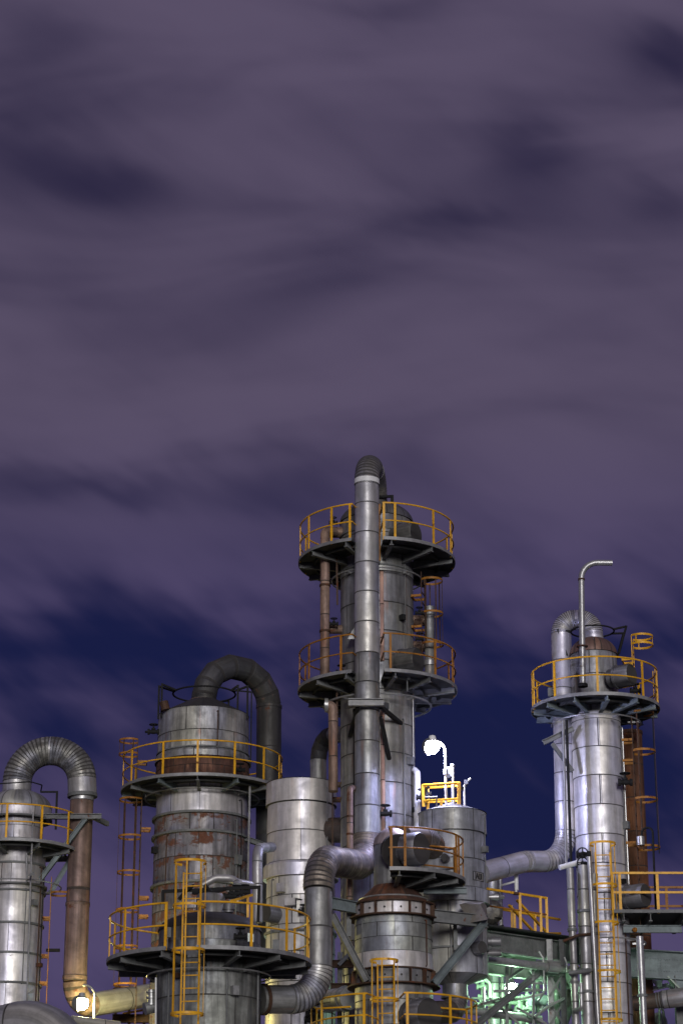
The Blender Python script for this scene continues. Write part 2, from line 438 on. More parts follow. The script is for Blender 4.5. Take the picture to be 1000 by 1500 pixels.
def duct(name, label, cat, pts, rs, n, r, m_straight, m_elbow, lap=.018, seam=.85, group=None, flanges=(), mat_over=None, seg=32):
    """thing made of straight lengths and segmented elbows"""
    runs = fillet(pts, rs, n); loc = Vector(pts[-1] if pts[-1].z < pts[0].z else pts[0])
    T = thing(name, label, cat, loc, group); k = 0
    for kind, q in runs:
        if kind == 'b': (lobster(q, r, lap, seg) if lap else MB().tube(q, r, seg, True, [.1 + .8 * i / len(q) for i in range(len(q))])).build('elbow', M[m_elbow], T)
        else:
            L = (q[1] - q[0]).length; ns = max(1, round(L / seam)); pp, rr, vs = [], [], []
            for i in range(ns):
                a, b = q[0].lerp(q[1], i / ns), q[0].lerp(q[1], (i + 1) / ns)
                pp += [a.lerp(b, .003), b.lerp(a, .003)]; rr += [r * 1.003, r * .997]; vs += [i, i + 1]
            mt = (mat_over or {}).get(k, m_straight)
            MB().tube(pp, rr, seg, True, vs).build('straight_pipe', M[mt], T); k += 1
    for p, d, rf, h in flanges:
        d = Vector(d).normalized(); p = Vector(p)
        MB().tube([p - d * h / 2, p + d * h / 2], rf, seg).build('flange', M['steel'], T)
    return T
def pipe(name, label, pts, rs, r, mat, cat='pipe', group=None, n=6, seg=14, collars=()):
    q = flat(fillet(pts, rs, n)) if len(pts) > 2 else [Vector(p) for p in pts]
    lo = min(q, key=lambda v: v.z)
    if not collars:
        return tag(MB().tube(q, r, seg).build(name, M[mat], None, lo), label, cat, group)
    T = thing(name, label, cat, lo, group)
    MB().tube(q, r, seg).build('straight_pipe' if len(pts) == 2 else 'bent_pipe', M[mat], T)
    for p, d, rr, h, mt in collars:
        d = Vector(d).normalized(); p = Vector(p)
        MB().tube([p - d * h / 2, p + d * h / 2], rr, seg).build('collar', M[mt], T)
    return T
UP = Vector((0, 0, 1))
def rng(a, b, n): return [a + (b - a) * i / n for i in range(n + 1)]

# ================================================================== setting
def ground():
    m = MB(); m.v = [Vector(c) for c in ((-3000, -300, 0), (3000, -300, 0), (3000, 5000, 0), (-3000, 5000, 0))]
    m.face([0, 1, 2, 3], [(0, 0), (1, 0), (1, 1), (0, 1)])
    o = m.build('ground', paint('asphalt_ground', (.05, .05, .05), .9, 0, 0, .4, .5, 20)); o['kind'] = 'structure'
    m = MB().box((0, 66, .06), 44, 26, .12)
    o = m.build('concrete_apron', M['concrete']); o['kind'] = 'structure'
ground()

# ================================================================== tower with arched duct, far left of the photo
def tower_left():
    ax = Axis(24, 1250, 70.); T = thing('process_tower', 'silver tower with a yellow-railed platform cut off by the left edge of the photo', 'tower', (ax.X, ax.Y, .12))
    r = ax.r(44, 1340); z = ax.z
    seams = [ax.zf(y, r) for y in (1232, 1262, 1293, 1350, 1394, 1438, 1482, 1530)]
    seams += [seams[-1] - .95 * k for k in range(1, 12) if seams[-1] - .95 * k > .2] + [.12]
    shell(T, ax, r, seams, M['bright'])
    for y, w in ((1262, .03), (1293, .08), (1302, .05), (1350, .04), (1394, .03), (1438, .05)): stiff(T, ax, r, w, ax.zf(y, r), .06, M['steel'])
    rb = ax.r(38, 1220)
    shell(T, ax, rb, [ax.zf(y, rb) for y in (1192, 1207, 1226, 1240)], M['bright'], 'neck_shell')
    rd = ax.r(49, 1180); zt = ax.zf(1192, rd)
    drum(T, ax, rd, zt + .35, zt, M['bright'], 'shell_band', .01)
    stiff(T, ax, rd, .03, zt, .05, M['steel'])
    dome(T, ax, rd, zt + .35, .55, M['grey'], ax.r(20, 1160), 'dome')
    zd = ax.z(1246)
    platform(T, ax, zd, r + .03, ax.r(88, 1240), [(-178, 100)], list(range(-172, 101, 34)), list(range(-170, 120, 40)), close=False)
    spray(T, ax, r + .5, ax.z(1300), M['galv'])
    # bracing arm that carries the duct
    p = P(47, 1197, 70.0); q = P(148, 1195, 70.0)
    A = MB().ibeam(P(47, 1196, 69.5), P(149, 1196, 69.5), .14, .16).build('support_arm', M['steel'], T)
    MB().ibeam(P(126, 1199, 69.5), P(56, 1293, 69.6), .12, .14).build('brace', M['steel_blue'], A)
    MB().ibeam(P(104, 1258, 70.3), P(74, 1308, 70.1), .12, .14).build('brace', M['steel_blue'], A)
    MB().bar(P(137, 1197, 69.6), P(158, 1207, 70.6), .1, .14).build('brace', M['steel'], A)
    ladder(T, ax, 96, r + .2, .2, ax.z(1285), [ax.z(1308) - 0.0, ], w=.4, rail='orange', brz=[ax.z(y) for y in (1345, 1400, 1440)])
    m = MB()
    m.tube([P(49, 1190, 68.4), P(44, 1330, 68.8), P(40, 1468, 68.8)], .028, 8)
    m.tube([P(39, 1250, 68.8), P(40, 1292, 68.8)], .03, 8)
    m.build('conduit', M['galv'], T)
    MB().tube(flat(fillet([P(0, 1148, 69), P(45, 1145, 69), P(62, 1150, 69.5), P(60, 1160, 70.5)], [.2, .2])), .02, 8).build('lightning_cable', M['blacksteel'], T)
    m = MB(); m.bar(P(60, 1160, 69.6), P(84, 1160, 69.6), .05, .05); m.bar(P(84, 1159, 69.6), P(82, 1215, 69.6), .06, .06)
    m.build('davit', M['blacksteel'], T)
    for y in (1278, 1450): MB().hexa([P(x, yy, Y) for Y in (68.2, 68.5) for x, yy in ((40, y + 6), (44, y + 2), (51, y - 2), (50, y + 4))]).build('lug', M['steel'], T)
    MB().bar(P(68, 1392, 70.2), P(88, 1392, 70.2), .09, .09).build('pipe_stub', M['blacksteel'], T)
    # arch duct
    r2 = ax.r(21, 1110)
    D = thing('arch_duct', 'silver ribbed arch pipe turning down into a long rusty pipe at the left', 'duct', P(110, 1440, 70))
    arch = fillet([P(25, 1164, 70), P(27, 1100, 70), P(119, 1100, 70), P(121, 1166, 70)], ax.r(45.9, 1100), 15)
    for k, q in arch:
        if k == 'b': lobster(q, r2, .012).build('elbow', M['elbow_dim'], D)
        else: MB().tube(q, r2, 32, True, [.1, .9]).build('straight_pipe', M['duct'], D)
    r3 = ax.r(17, 1200)
    MB().tube([P(121, 1163, 70), P(121, 1168, 70)], r2 * 1.04, 32).build('collar', M['steel'], D)
    MB().tube([P(120.8, 1166, 70), P(120.5, 1173, 70)], r3 * 1.03, 32).build('collar', M['galv'], D)
    dn = fillet([P(120.3, 1172, 70), P(108.5, 1476, 70), P(231, 1456, 73)], ax.r(30, 1440), 6)
    for k, q in dn:
        if k == 'b': lobster(q, r3, .006).build('elbow', M['pink_pipe'], D)
        else:
            L = (q[1] - q[0]).length; ns = max(2, round(L / 2.3)); vs = rng(0, ns, ns)
            MB().tube([q[0].lerp(q[1], i / ns) for i in range(ns + 1)], r3, 32, True, vs).build('straight_pipe', M['pink_pipe'] if q[1].z < q[0].z - 2 else M['yellowduct'], D)
    for y in (1325, 1432):
        c = P(120.3 - (y - 1172) * .0395, y, 70); MB().tube([c + UP * .05, c - UP * .05], r3 * 1.05, 32).build('flange', M['pink_pipe'], D)
M['yellowduct'] = clad('pale_duct_cladding', (.55, .54, .42), .42, .5, 9., .05, .4, run=.2, seed=16)
M['elbow_dim'] = clad('dim_segmented_elbow', (.3, .305, .31), .42, .6, 1, .1, .8, run=.2, seed=46, elbow=True)
tower_left()

# ================================================================== rear tower with black arch duct
def tower_rear():
    ax = Axis(298, 1080, 72.); T = thing('process_tower', 'wide rust-streaked tower under the black arched duct, behind the black-domed tank', 'tower', (ax.X, ax.Y, .12))
    r0 = ax.r(66.5, 1060); z1 = ax.zf(1033, r0)
    shell(T, ax, r0, [z1, ax.zf(1067, r0), ax.zf(1091, r0)], M['top'], 'top_drum')
    cone(T, ax, r0, z1, ax.r(19, 1020), z1 + .55, M['black'])
    rs = ax.r(70, 1100); za = ax.zf(1091, rs)
    MB().lathe(ax, [(r0 - .05, za, .1), (rs, za - .12, .5), (rs, za - .3, .9)], 72).build('skirt', M['grey'], T)
    shell(T, ax, rs - .04, [za - .28, ax.zf(1118, rs), ax.zf(1140, rs)], M['brown'], 'rusted_band')
    r1 = ax.r(67, 1165)
    shell(T, ax, r1, [ax.zf(1128, r1), ax.zf(1152, r1), ax.zf(1187, r1)], M['bright'], 'upper_shell')
    r2 = ax.r(69, 1210); ys = (1188, 1216, 1252, 1290, 1330, 1372, 1415, 1460, 1505)
    sm = [ax.zf(y, r2) for y in ys]; sm += [sm[-1] - 1. * k for k in range(1, 12) if sm[-1] - k > .25] + [.12]
    shell(T, ax, r2, sm, M['rusty'], 'lower_shell')
    for y in (1188, 1216, 1290): stiff(T, ax, r2, .08, ax.zf(y, r2), .07, M['steel'])
    for y in (1092, 1152): stiff(T, ax, r1 if y > 1100 else r0, .03, ax.zf(y, r1), .04, M['steel'])
    platform(T, ax, ax.z(1160), r1 + .05, ax.r(118, 1160), [(-150, 150)], (-146, -118, -92, -58, -26, 0, 26, 52, 76, 100, 130), list(range(-145, 150, 29)), close=False)
    spray(T, ax, r1 + .35, ax.z(1172), M['galv'], -120, 120)
    ladder(T, ax, -82, r2 + .42, .3, ax.z(1158), [ax.z(y) for y in (1175, 1229, 1281, 1336, 1390, 1445)], rail='orange', rungs='rustbar', bar='rustbar', brz=[ax.z(y) for y in (1218, 1318, 1345)], cr=.4)
    ladder(T, ax, -84, rs + .55, ax.z(1158), ax.z(1087), [ax.z(1088), ax.z(1108)], rail='orange', rungs='rustbar', bar='rustbar', brz=[ax.z(1120)], cr=.34)
    # black hoop and davit arms round the neck
    zn = z1 + .75
    m = MB(); A = ax
    m.tube([A.pt(1.0, 360 * i / 40, zn) for i in range(41)], .03, 8)
    for a, rr in ((-70, r0 + .05), (-60, r0 + .05), (70, r0 + .05), (62, r0 - .2), (150, r0)):
        m.bar(A.pt(1.0, a, zn), A.pt(rr, a, zn + .12), .05, .06); m.bar(A.pt(rr, a, zn + .15), A.pt(rr, a, z1 - .2), .06, .06)
    m.bar(A.pt(r0 + .1, 80, zn), A.pt(r0 + .1, 80, ax.z(1128)), .04, .04); m.bar(A.pt(r0 + .1, 80, zn), A.pt(1., 60, zn), .04, .04)
    m.build('davit_frame', M['blacksteel'], T)
    MB().tube([P(240, 1028, 71), P(243, 1040, 71)], .14, 10).build('lifting_lug', M['rustbar'], T)
    v = valve(T, P(225, 1072, 71.6), .13)
    MB().cyl(P(213, 1072, 71.6), P(236, 1073, 71.8), .04, 8).build('pipe_stub', M['blacksteel'], T)
    for y0, y1 in ((1148, 1170), (1218, 1240)):
        MB().ibeam(P(358, y0 + 10, 71.5), P(392, y0 + (0 if y0 < 1200 else 22), 71.8), .12, .16).build('support_arm', M['steel'], T)
    MB().tube([P(366, 1150, 70.6), P(363, 1300, 70.6)], .035, 8).build('conduit', M['galv'], T)
    # duct
    Yd = 72.0; Y2 = 73.6; r = ax.r(18.3, 1000)
    pts = [P(298, 1034, Yd), P(299, 1020, Yd), P(303, 1003, 72.1), P(315, 986, 72.3), P(337, 976.5, 72.6), P(362, 982, 73), P(381, 998, 73.3), P(391, 1017, 73.5), P(394, 1034, Y2)]
    D = thing('arch_duct', 'black mitred arch pipe dropping beside the rust-streaked tower', 'duct', P(394, 1330, Y2))
    vs = list(range(len(pts))); MB().tube([p for p in pts], r, 32, True, vs).build('elbow', M['elbow_black'], D)
    q0, q1 = P(394, 1034, Y2), P(392, 1420, Y2)
    MB().tube([q0.lerp(q1, i / 6) for i in range(7)], r * 1.01, 32, True, rng(0, 6, 6)).build('straight_pipe', M['duct_dark'], D)
    MB().tube([P(298, 1031, Yd), P(298.2, 1026, Yd)], r * 1.08, 32).build('collar', M['pink_pipe'], D)
    for y in (1036, 1222): 
        c = P(394, y, Y2); MB().tube([c + UP * .05, c - UP * .05], r * 1.06, 32).build('flange', M['duct_dark'], D)
M['top'] = clad('pale_drum_cladding', (.45, .46, .44), .42, .55, 1.15, .12, .7, run=.6, seed=17, var=.2)
tower_rear()

# ================================================================== front tank with black dome
def tank_front():
    ax = Axis(306, 1440, 57.); T = thing('domed_tank', 'grey streaked tank with a black domed top and yellow caged ladder', 'tank', (ax.X, ax.Y, .12))
    r = ax.r(77, 1440); sm = [ax.zf(y, r) for y in (1374, 1402, 1456, 1512)]; sm += [sm[-1] - .95 * k for k in range(1, 12) if sm[-1] - .95 * k > .25] + [.12]
    shell(T, ax, r, sm, M['streak'])
    ru = ax.r(75, 1370); zt = ax.zf(1352, ru)
    shell(T, ax, ru, [zt, ax.zf(1378, ru), ax.zf(1400, ru)], M['dark2'], 'upper_drum')
    rn = ax.r(21, 1325); hd = ax.z(1338) - zt; zn = zt + hd
    dome(T, ax, ru + .02, zt - .02, hd, M['black'], rn, 'domed_roof')
    MB().lathe(ax, [(rn * .2, zn + .46, .1), (rn * .9, zn + .46, .3), (rn, zn + .4, .5), (rn, zn - .2, .9)], 40).build('manhole_neck', M['dark'], T)
    manway(T, P(335, 1337, 56.6), (0, 0, 1), .15, .22, M['grey'], 'nozzle')
    platform(T, ax, ax.z(1410), ru + .02, ax.r(149, 1410), [(-150, -21), (-4, 124)], (-148, -104, -78, -52, -22, -3, 26, 51, 78, 100, 123), (-140, -112, -84, -56, -24, -2, 20, 46, 74, 102, 122), close=False, bh=.18)
    spray(T, ax, r + .22, ax.z(1431), M['galv'])
    rl = ax.r(149, 1410) - .25
    ladder(T, ax, -8, rl, .2, ax.zf(1275, 2.4), [ax.zf(y, 2.6) for y in (1262, 1326, 1391, 1485)], w=.42, cr=.39, brz=(), bars=5)
    f = MB(); Yf = 57.2
    for a, b in ((P(239, 1322, 57), P(239, 1306, 57)), (P(237.5, 1306, 57), P(381, 1299.5, Yf)), (P(379.5, 1298, Yf), P(378, 1350, Yf))): f.bar(a, b, .075, .075)
    f.build('davit_frame', M['blacksteel'], T)
    f = MB()
    for q in ([P(262, 1318, 56.9), P(275, 1302, 56.9), P(284, 1297, 57)], [P(282, 1308, 57), P(310, 1308, 56.9), P(331, 1302, 57)], [P(300, 1296, 57), P(318, 1317, 57)]): f.tube(flat(fillet(q, .15)) if len(q) > 2 else q, .045, 8)
    f.build('lifting_frame', M['blacksteel'], T)
    MB().hexa([P(x, y, Y) for Y in (55.82, 55.9) for x, y in ((363, 1379), (371.5, 1380), (371.5, 1368), (363, 1366.5))]).build('nameplate', M['plate'], T)
    c = MB(); y0 = P(339, 1320, 57.4); c.bar(y0, P(369, 1311, 58.3), .06, .06); c.bar(P(363, 1314, 58.1), P(363, 1344, 58.1), .06, .06); c.bar(P(335, 1320, 57.4), P(335, 1330, 57.4), .06, .06)
    c.build('hand_rail', M['yellow'], T)
M['streak'] = clad('streaked_tank_cladding', (.31, .335, .33), .42, .55, 1.5, .06, .9, run=.25, seed=18, var=.12)
M['dark2'] = clad('dark_streaked_cladding', (.22, .23, .23), .45, .5, 2.2, .12, .9, run=.25, seed=19, var=.15)
tank_front()

# pipes over the black dome
pipe('gooseneck_pipe', 'silver gooseneck pipe curving over the black domed tank', [P(296, 1297, 59.2), P(316, 1286, 59.2), P(345, 1287, 59.2), P(348, 1300, 59.0), P(348, 1322, 59.0)], [.3, .25, .12], .095, 'duct',
     collars=[(P(347.8, 1297, 59), UP, .13, .08, 'steel')])
pipe('branch_pipe', 'small lavender-lit pipe running right behind the gooseneck pipe', [P(340, 1291, 59.6), P(350, 1293, 59.6), P(374, 1297, 60)], .2, .1, 'duct')
vt = thing('valve_cluster', 'cluster of black valves above the black dome, below the gooseneck pipe', 'valve', P(336, 1320, 58.6))
valve(vt, P(337, 1313, 58.6), .12); valve(vt, P(347, 1309, 58.6), .11); valve(vt, P(359, 1307, 58.6), .1)
pipe('bent_pipe', 'shiny pale pipe with a top bend left of the cylindrical tank', [P(377, 1352, 60.), P(377, 1243, 60.), P(398, 1241, 62.)], .42, .135, 'duct', n=8, seg=20, collars=[(P(377, 1262, 60.), UP, .142, .03, 'steel')])

# ================================================================== cylindrical tank, middle
def tank_mid():
    ax = Axis(441, 1200, 66.); T = thing('cylindrical_tank', 'bright silver cylinder tank with a wide capping band, left of the tall pipe', 'tank', (ax.X, ax.Y, .12))
    rt = ax.r(51.7, 1150); z1 = ax.zf(1138, rt); z2 = ax.zf(1171, rt)
    shell(T, ax, rt, [z1, z2], M['bright2'], 'top_band')
    cone(T, ax, rt + .01, z1, .06, z1 + .22, M['brown'])
    MB().lathe(ax, [(rt, z2, .1), (rt - .06, z2 - .03, .9)], 72).build('band_lip', M['black'], T)
    r = ax.r(50, 1215); shell(T, ax, r, [z2, ax.zf(1214, r), ax.zf(1259, r)], M['bright2'])
    rb = ax.r(55, 1270); za, zb = ax.zf(1259, rb), ax.zf(1280, rb)
    MB().lathe(ax, [(r - .02, za + .02, .1), (rb - .04, za, .3), (rb, za - .06, .4), (rb, zb, .95), (r - .02, zb, .99)], 72).build('waist_band', M['bright2'], T)
    sm = [zb] + [ax.zf(y, r) for y in (1309, 1352, 1392, 1436, 1480)]; sm += [sm[-1] - .95 * k for k in range(1, 10) if sm[-1] - .95 * k > .3] + [.12]
    shell(T, ax, r, sm, M['bright3'], 'lower_shell')
    stiff(T, ax, r, .05, ax.zf(1362, r), .07, M['steel'])
    manway(T, ax.pt(r - .1, -42, ax.zf(1338, r)), (-.75, -.8, 0), ax.r(13, 1340), .55, M['bright2'])
    m = MB(); pts = [P(433, y, 64.9) for y in (1330, 1316)] + [P(446, 1319, 65.1)]
    m.tube(pts, .02, 6); m.build('wire_handle', M['blacksteel'], T)
    valve(T, P(444, 1335, 64.8), .1)
M['bright2'] = clad('smooth_pale_cladding', (.64, .64, .66), .4, .55, 3.1, .04, .35, run=.22, seed=20, var=.06)
M['bright3'] = clad('patched_pale_cladding', (.6, .6, .6), .4, .5, .85, .03, .4, run=.35, seed=21, var=.16)
tank_mid()
M['rustduct'] = clad('dark_brown_duct', (.14, .115, .1), .5, .4, 9., .25, .6, run=.5, seed=22)
pipe('link_duct', 'short dark brown duct joining the cylindrical tank to the tall tower', [P(485, 1216, 65.6), P(520, 1216, 64.6)], 0, .36, 'rustduct', 'duct', seg=28)

# ================================================================== central tall tower
def tower_centre():
    ax = Axis(552, 900, 64.); T = thing('process_tower', 'tallest grey tower with two round railed platforms at the centre', 'tower', (ax.X, ax.Y, .12))
    r = ax.r(53.7, 900)
    ys = (778, 800, 835, 880, 922, 965, 1008, 1056, 1100, 1144, 1190, 1234, 1278)
    sm = [ax.z(768)] + [ax.zf(y, r) for y in ys]; sm += [sm[-1] - .9 * k for k in range(1, 16) if sm[-1] - .9 * k > .25] + [.12]
    shell(T, ax, r, sm, M['mid'])
    dome(T, ax, r + .02, sm[0], ax.z(739) - ax.z(768), M['gore'], .1, 'dome', uref=.62)
    stiff(T, ax, r, .03, ax.zf(826, r), .05, M['steel']); stiff(T, ax, r, .03, ax.zf(772, r), .05, M['steel'])
    ro = ax.r(114, 825)
    platform(T, ax, ax.z(824), r + .04, ro, [(-160, -19), (4, 160)], (-156, -112, -84, -61, -36, -20, 5, 13, 46, 72, 100, 112, 158), (-150, -118, -88, -56, -24, 10, 44, 76, 108, 140), bh=.18)
    platform(T, ax, ax.z(1012), r + .04, ax.r(116, 1012), [(-160, -19), (4, 160)], (-156, -112, -84, -61, -28, 9, 46, 72, 100, 112, 158), (-150, -118, -88, -50, -24, 12, 40, 76, 108, 140), rail='orange', bh=.18)
    spray(T, ax, ax.r(78, 1030), ax.z(1036), M['galv'], t=.03); spray(T, ax, ax.r(66, 840), ax.z(852), M['galv'], t=.022)
    # manways
    manway(T, P(577, 788, 63.2), (.85, -.5, 0), ax.r(19, 784), .72, M['dark'])
    manway(T, P(577, 973, 63.2), (.85, -.5, 0), ax.r(20, 968), .78, M['dark'])
    # right-hand ladder between the platforms, with the stand pipe
    ladder(T, ax, 76, r + .3, ax.z(1012), ax.z(846), [ax.z(y) for y in (857, 905, 950)], rail='orange', rungs='rustbar', bar='rustbar', brz=[ax.z(y) for y in (880, 925, 970)], cr=.33)
    MB().bar(ax.pt(r + .2, 3, ax.z(760)), ax.pt(r + .2, 3, ax.z(842)), .05, .05).build('cable_tray', M['orange'], T)
    # support bracket in front of the tall pipe
    b = MB().ibeam(P(510, 1029, 61.75), P(562, 1029, 61.75), .16, .2)
    B = b.build('pipe_bracket', M['edge'], T)
    for x0, x1 in ((516, 513), (557, 562)):
        MB().bar(P(x0, 1032, 61.9), P(x1 - 6 if x0 < 530 else x1 + 6, 1034, 63.1), .1, .16).build('bracket_arm', M['steel'], B)
    for q in ((P(524, 1036, 61.9), P(512, 1078, 63.2)), (P(557, 1050, 62.2), P(570, 1112, 63.0)), (P(558, 1036, 62), P(587, 1060, 63.2)), (P(519, 1040, 62.1), P(528, 1090, 63))):
        MB().bar(q[0], q[1], .1, .1).build('brace', M['blacksteel'], B)
    # stubs on both sides
    for x0, x1, y, rr in ((606, 628, 909, 8), (606, 628, 947, 8)): MB().cyl(P(x0 - 4, y, 64), P(x1, y, 64), ax.r(rr, y), 18).build('nozzle', M['pink_pipe'], T)
    for x0, x1, y, rr in ((478, 500, 780, 8), (478, 500, 922, 6.5)): MB().cyl(P(x0, y, 63.7), P(x1 + 4, y, 63.8), ax.r(rr, y), 18).build('nozzle', M['pink_pipe'], T)
    for x, y in ((488, 766), (489, 914), (614, 898), (614, 936)): valve(T, P(x, y, 63.4), .09)
    for y0, x in ((824, 493), (1012, 493)): MB().bar(P(x, y0 - 8, 63.2), P(x + 1, y0 + 62, 63.2), .05, .05).build('conduit', M['rustbar'], T)
    ladder(T, ax, -88, r + .22, .3, ax.z(1010), (), w=.36, rail='rustbar', rungs='rustbar', bar='rustbar', brz=[ax.z(y) for y in (1150, 1172)])
    valve(T, P(564, 1192, 62.7), .13)
    for y0, y1 in ((836, 968), (1040, 1300)): MB().tube([ax.pt(r + .0, 6.5, ax.zf(y0, r)), ax.pt(r + .0, 6.5, ax.zf(y1, r))], .06, 8).build('conduit', M['peach'], T)
    MB().hexa([P(x, y, Y) for Y in (62.6, 62.9) for x, y in ((509, 936), (520, 936), (519, 917), (517, 921))]).build('lug', M['grey'], T)
    # davit by the dome
    m = MB(); m.bar(P(552, 728, 63.6), P(575, 727, 63.8), .07, .07); m.bar(P(574, 726, 63.8), P(574, 745, 63.8), .09, .09)
    m.build('davit', M['blacksteel'], T)
M['pink2'] = clad('peach_cladding', (.5, .42, .38), .42, .5, 2.6, .1, .5, run=.7, seed=23)  # peach base colour with warm streaks, for the neck dome
M['gore'] = clad('gored_dome_sheet', (.16, .16, .155), .48, .5, .34, .1, .7, run=.2, seed=43, var=.12, seam=.012)
tower_centre()

# duct over the top of the tower and down to the front tank
def duct_centre():
    Yp = 62.3; A = Axis(552, 900, 64.); mp = MPP(850, Yp); r = 17.9 * mp
    D = thing('downcomer_duct', 'long silver pipe looping over the tallest tower and snaking down to the domed tank', 'duct', P(383, 1464, 57.8))
    top = fillet([P(537, 712, Yp), P(537.3, 673, Yp), Vector((P(550, 690, 64.05).x, 64.05, P(537, 673, Yp).z)), P(549, 745, 64.05)], .8, 14)
    for k, q in top:
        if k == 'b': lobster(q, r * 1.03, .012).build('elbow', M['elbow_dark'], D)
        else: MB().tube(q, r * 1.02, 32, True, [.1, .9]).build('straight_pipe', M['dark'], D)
    MB().tube([P(537, 703, Yp), P(537, 710, Yp)], r * 1.05, 32).build('collar', M['white'], D)
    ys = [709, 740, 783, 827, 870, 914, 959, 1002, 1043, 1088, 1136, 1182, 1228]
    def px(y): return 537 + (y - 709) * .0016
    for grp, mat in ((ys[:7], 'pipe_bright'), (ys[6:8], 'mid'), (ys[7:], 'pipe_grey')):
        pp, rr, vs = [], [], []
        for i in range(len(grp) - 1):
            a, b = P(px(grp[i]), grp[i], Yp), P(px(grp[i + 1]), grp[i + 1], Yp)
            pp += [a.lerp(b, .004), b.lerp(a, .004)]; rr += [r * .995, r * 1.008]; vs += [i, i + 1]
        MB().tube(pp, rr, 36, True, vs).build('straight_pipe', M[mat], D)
    low = fillet([P(538, 1228, Yp), P(538, 1269, Yp), P(466, 1259, 58.8), P(466, 1464, 58.5), P(380, 1464, 57.7)], [.98, .98, .88], [12, 12, 13])
    for i, (k, q) in enumerate(low):
        if k == 's' and i == 2: k = 'b'; q = [q[0].lerp(q[1], j / 11) for j in range(12)]
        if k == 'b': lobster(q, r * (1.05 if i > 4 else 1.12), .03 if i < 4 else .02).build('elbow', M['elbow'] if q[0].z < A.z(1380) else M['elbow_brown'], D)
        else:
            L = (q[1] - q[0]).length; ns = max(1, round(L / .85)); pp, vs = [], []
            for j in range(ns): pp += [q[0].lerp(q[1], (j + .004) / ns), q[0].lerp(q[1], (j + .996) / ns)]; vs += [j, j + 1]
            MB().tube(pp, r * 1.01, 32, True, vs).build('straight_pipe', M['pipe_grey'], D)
    c = P(386, 1464, 57.75); d = (P(380, 1464, 57.7) - P(400, 1464, 57.9)).normalized()
    MB().tube([c - d * .04, c + d * .04], r * 1.12, 32).build('flange', M['rustbar'], D)
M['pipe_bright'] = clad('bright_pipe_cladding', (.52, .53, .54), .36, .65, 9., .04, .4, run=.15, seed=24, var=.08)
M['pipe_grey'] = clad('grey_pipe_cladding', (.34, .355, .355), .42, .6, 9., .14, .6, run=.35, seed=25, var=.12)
duct_centre()

pipe('riser_pipe', 'thin salmon-stained pipe rising along the left of the tallest tower to its top platform', [P(475.5, 1000, 63.3), P(476, 779, 63.3), P(490, 779, 63.6)], .12, .135, 'pink_pipe', n=5, seg=16,
     collars=[(P(475.8, 858, 63.3), UP, .16, .06, 'rustbar'), (P(475.8, 925, 63.3), UP, .16, .06, 'rustbar')])
pipe('riser_pipe', 'thin pale pipe below the middle platform, left of the tallest tower', [P(488, 1160, 63.2), P(487.5, 1034, 63.2), P(478, 1033, 63.2)], .1, .13, 'pink_pipe', n=5, seg=16,
     collars=[(P(478, 1033, 63.2), (1, 0, 0), .2, .1, 'galv')])
pipe('stand_pipe', 'short vertical grey pipe beside the right-hand ladder of the tallest tower', [P(629, 1000, 63.8), P(629, 889, 63.8)], 0, .145, 'pipe_grey', seg=16,
     collars=[(P(629, 972, 63.8), UP, .19, .14, 'galv')])
pipe('vertical_pipe', 'thin stained pipe with elbow in front of the tallest tower above the ribbed bend', [P(530, 1157, 62.9), P(512.5, 1154, 61.9), P(512, 1318, 61.9)], .14, .085, 'pink_pipe', n=5,
     collars=[(P(512.2, 1196, 61.9), UP, .1, .05, 'rustbar'), (P(512.2, 1222, 61.9), UP, .1, .05, 'rustbar')])
duct('elbow_duct', 'dark grey elbow duct leaving the tallest tower behind the cylindrical tank', 'duct', [P(508, 1076, 65.6), P(466, 1076, 66.8), P(466.5, 1320, 66.8)], [.62], [4], .24 * 1.0, 'pipe_grey', 'elbow_black', .006)

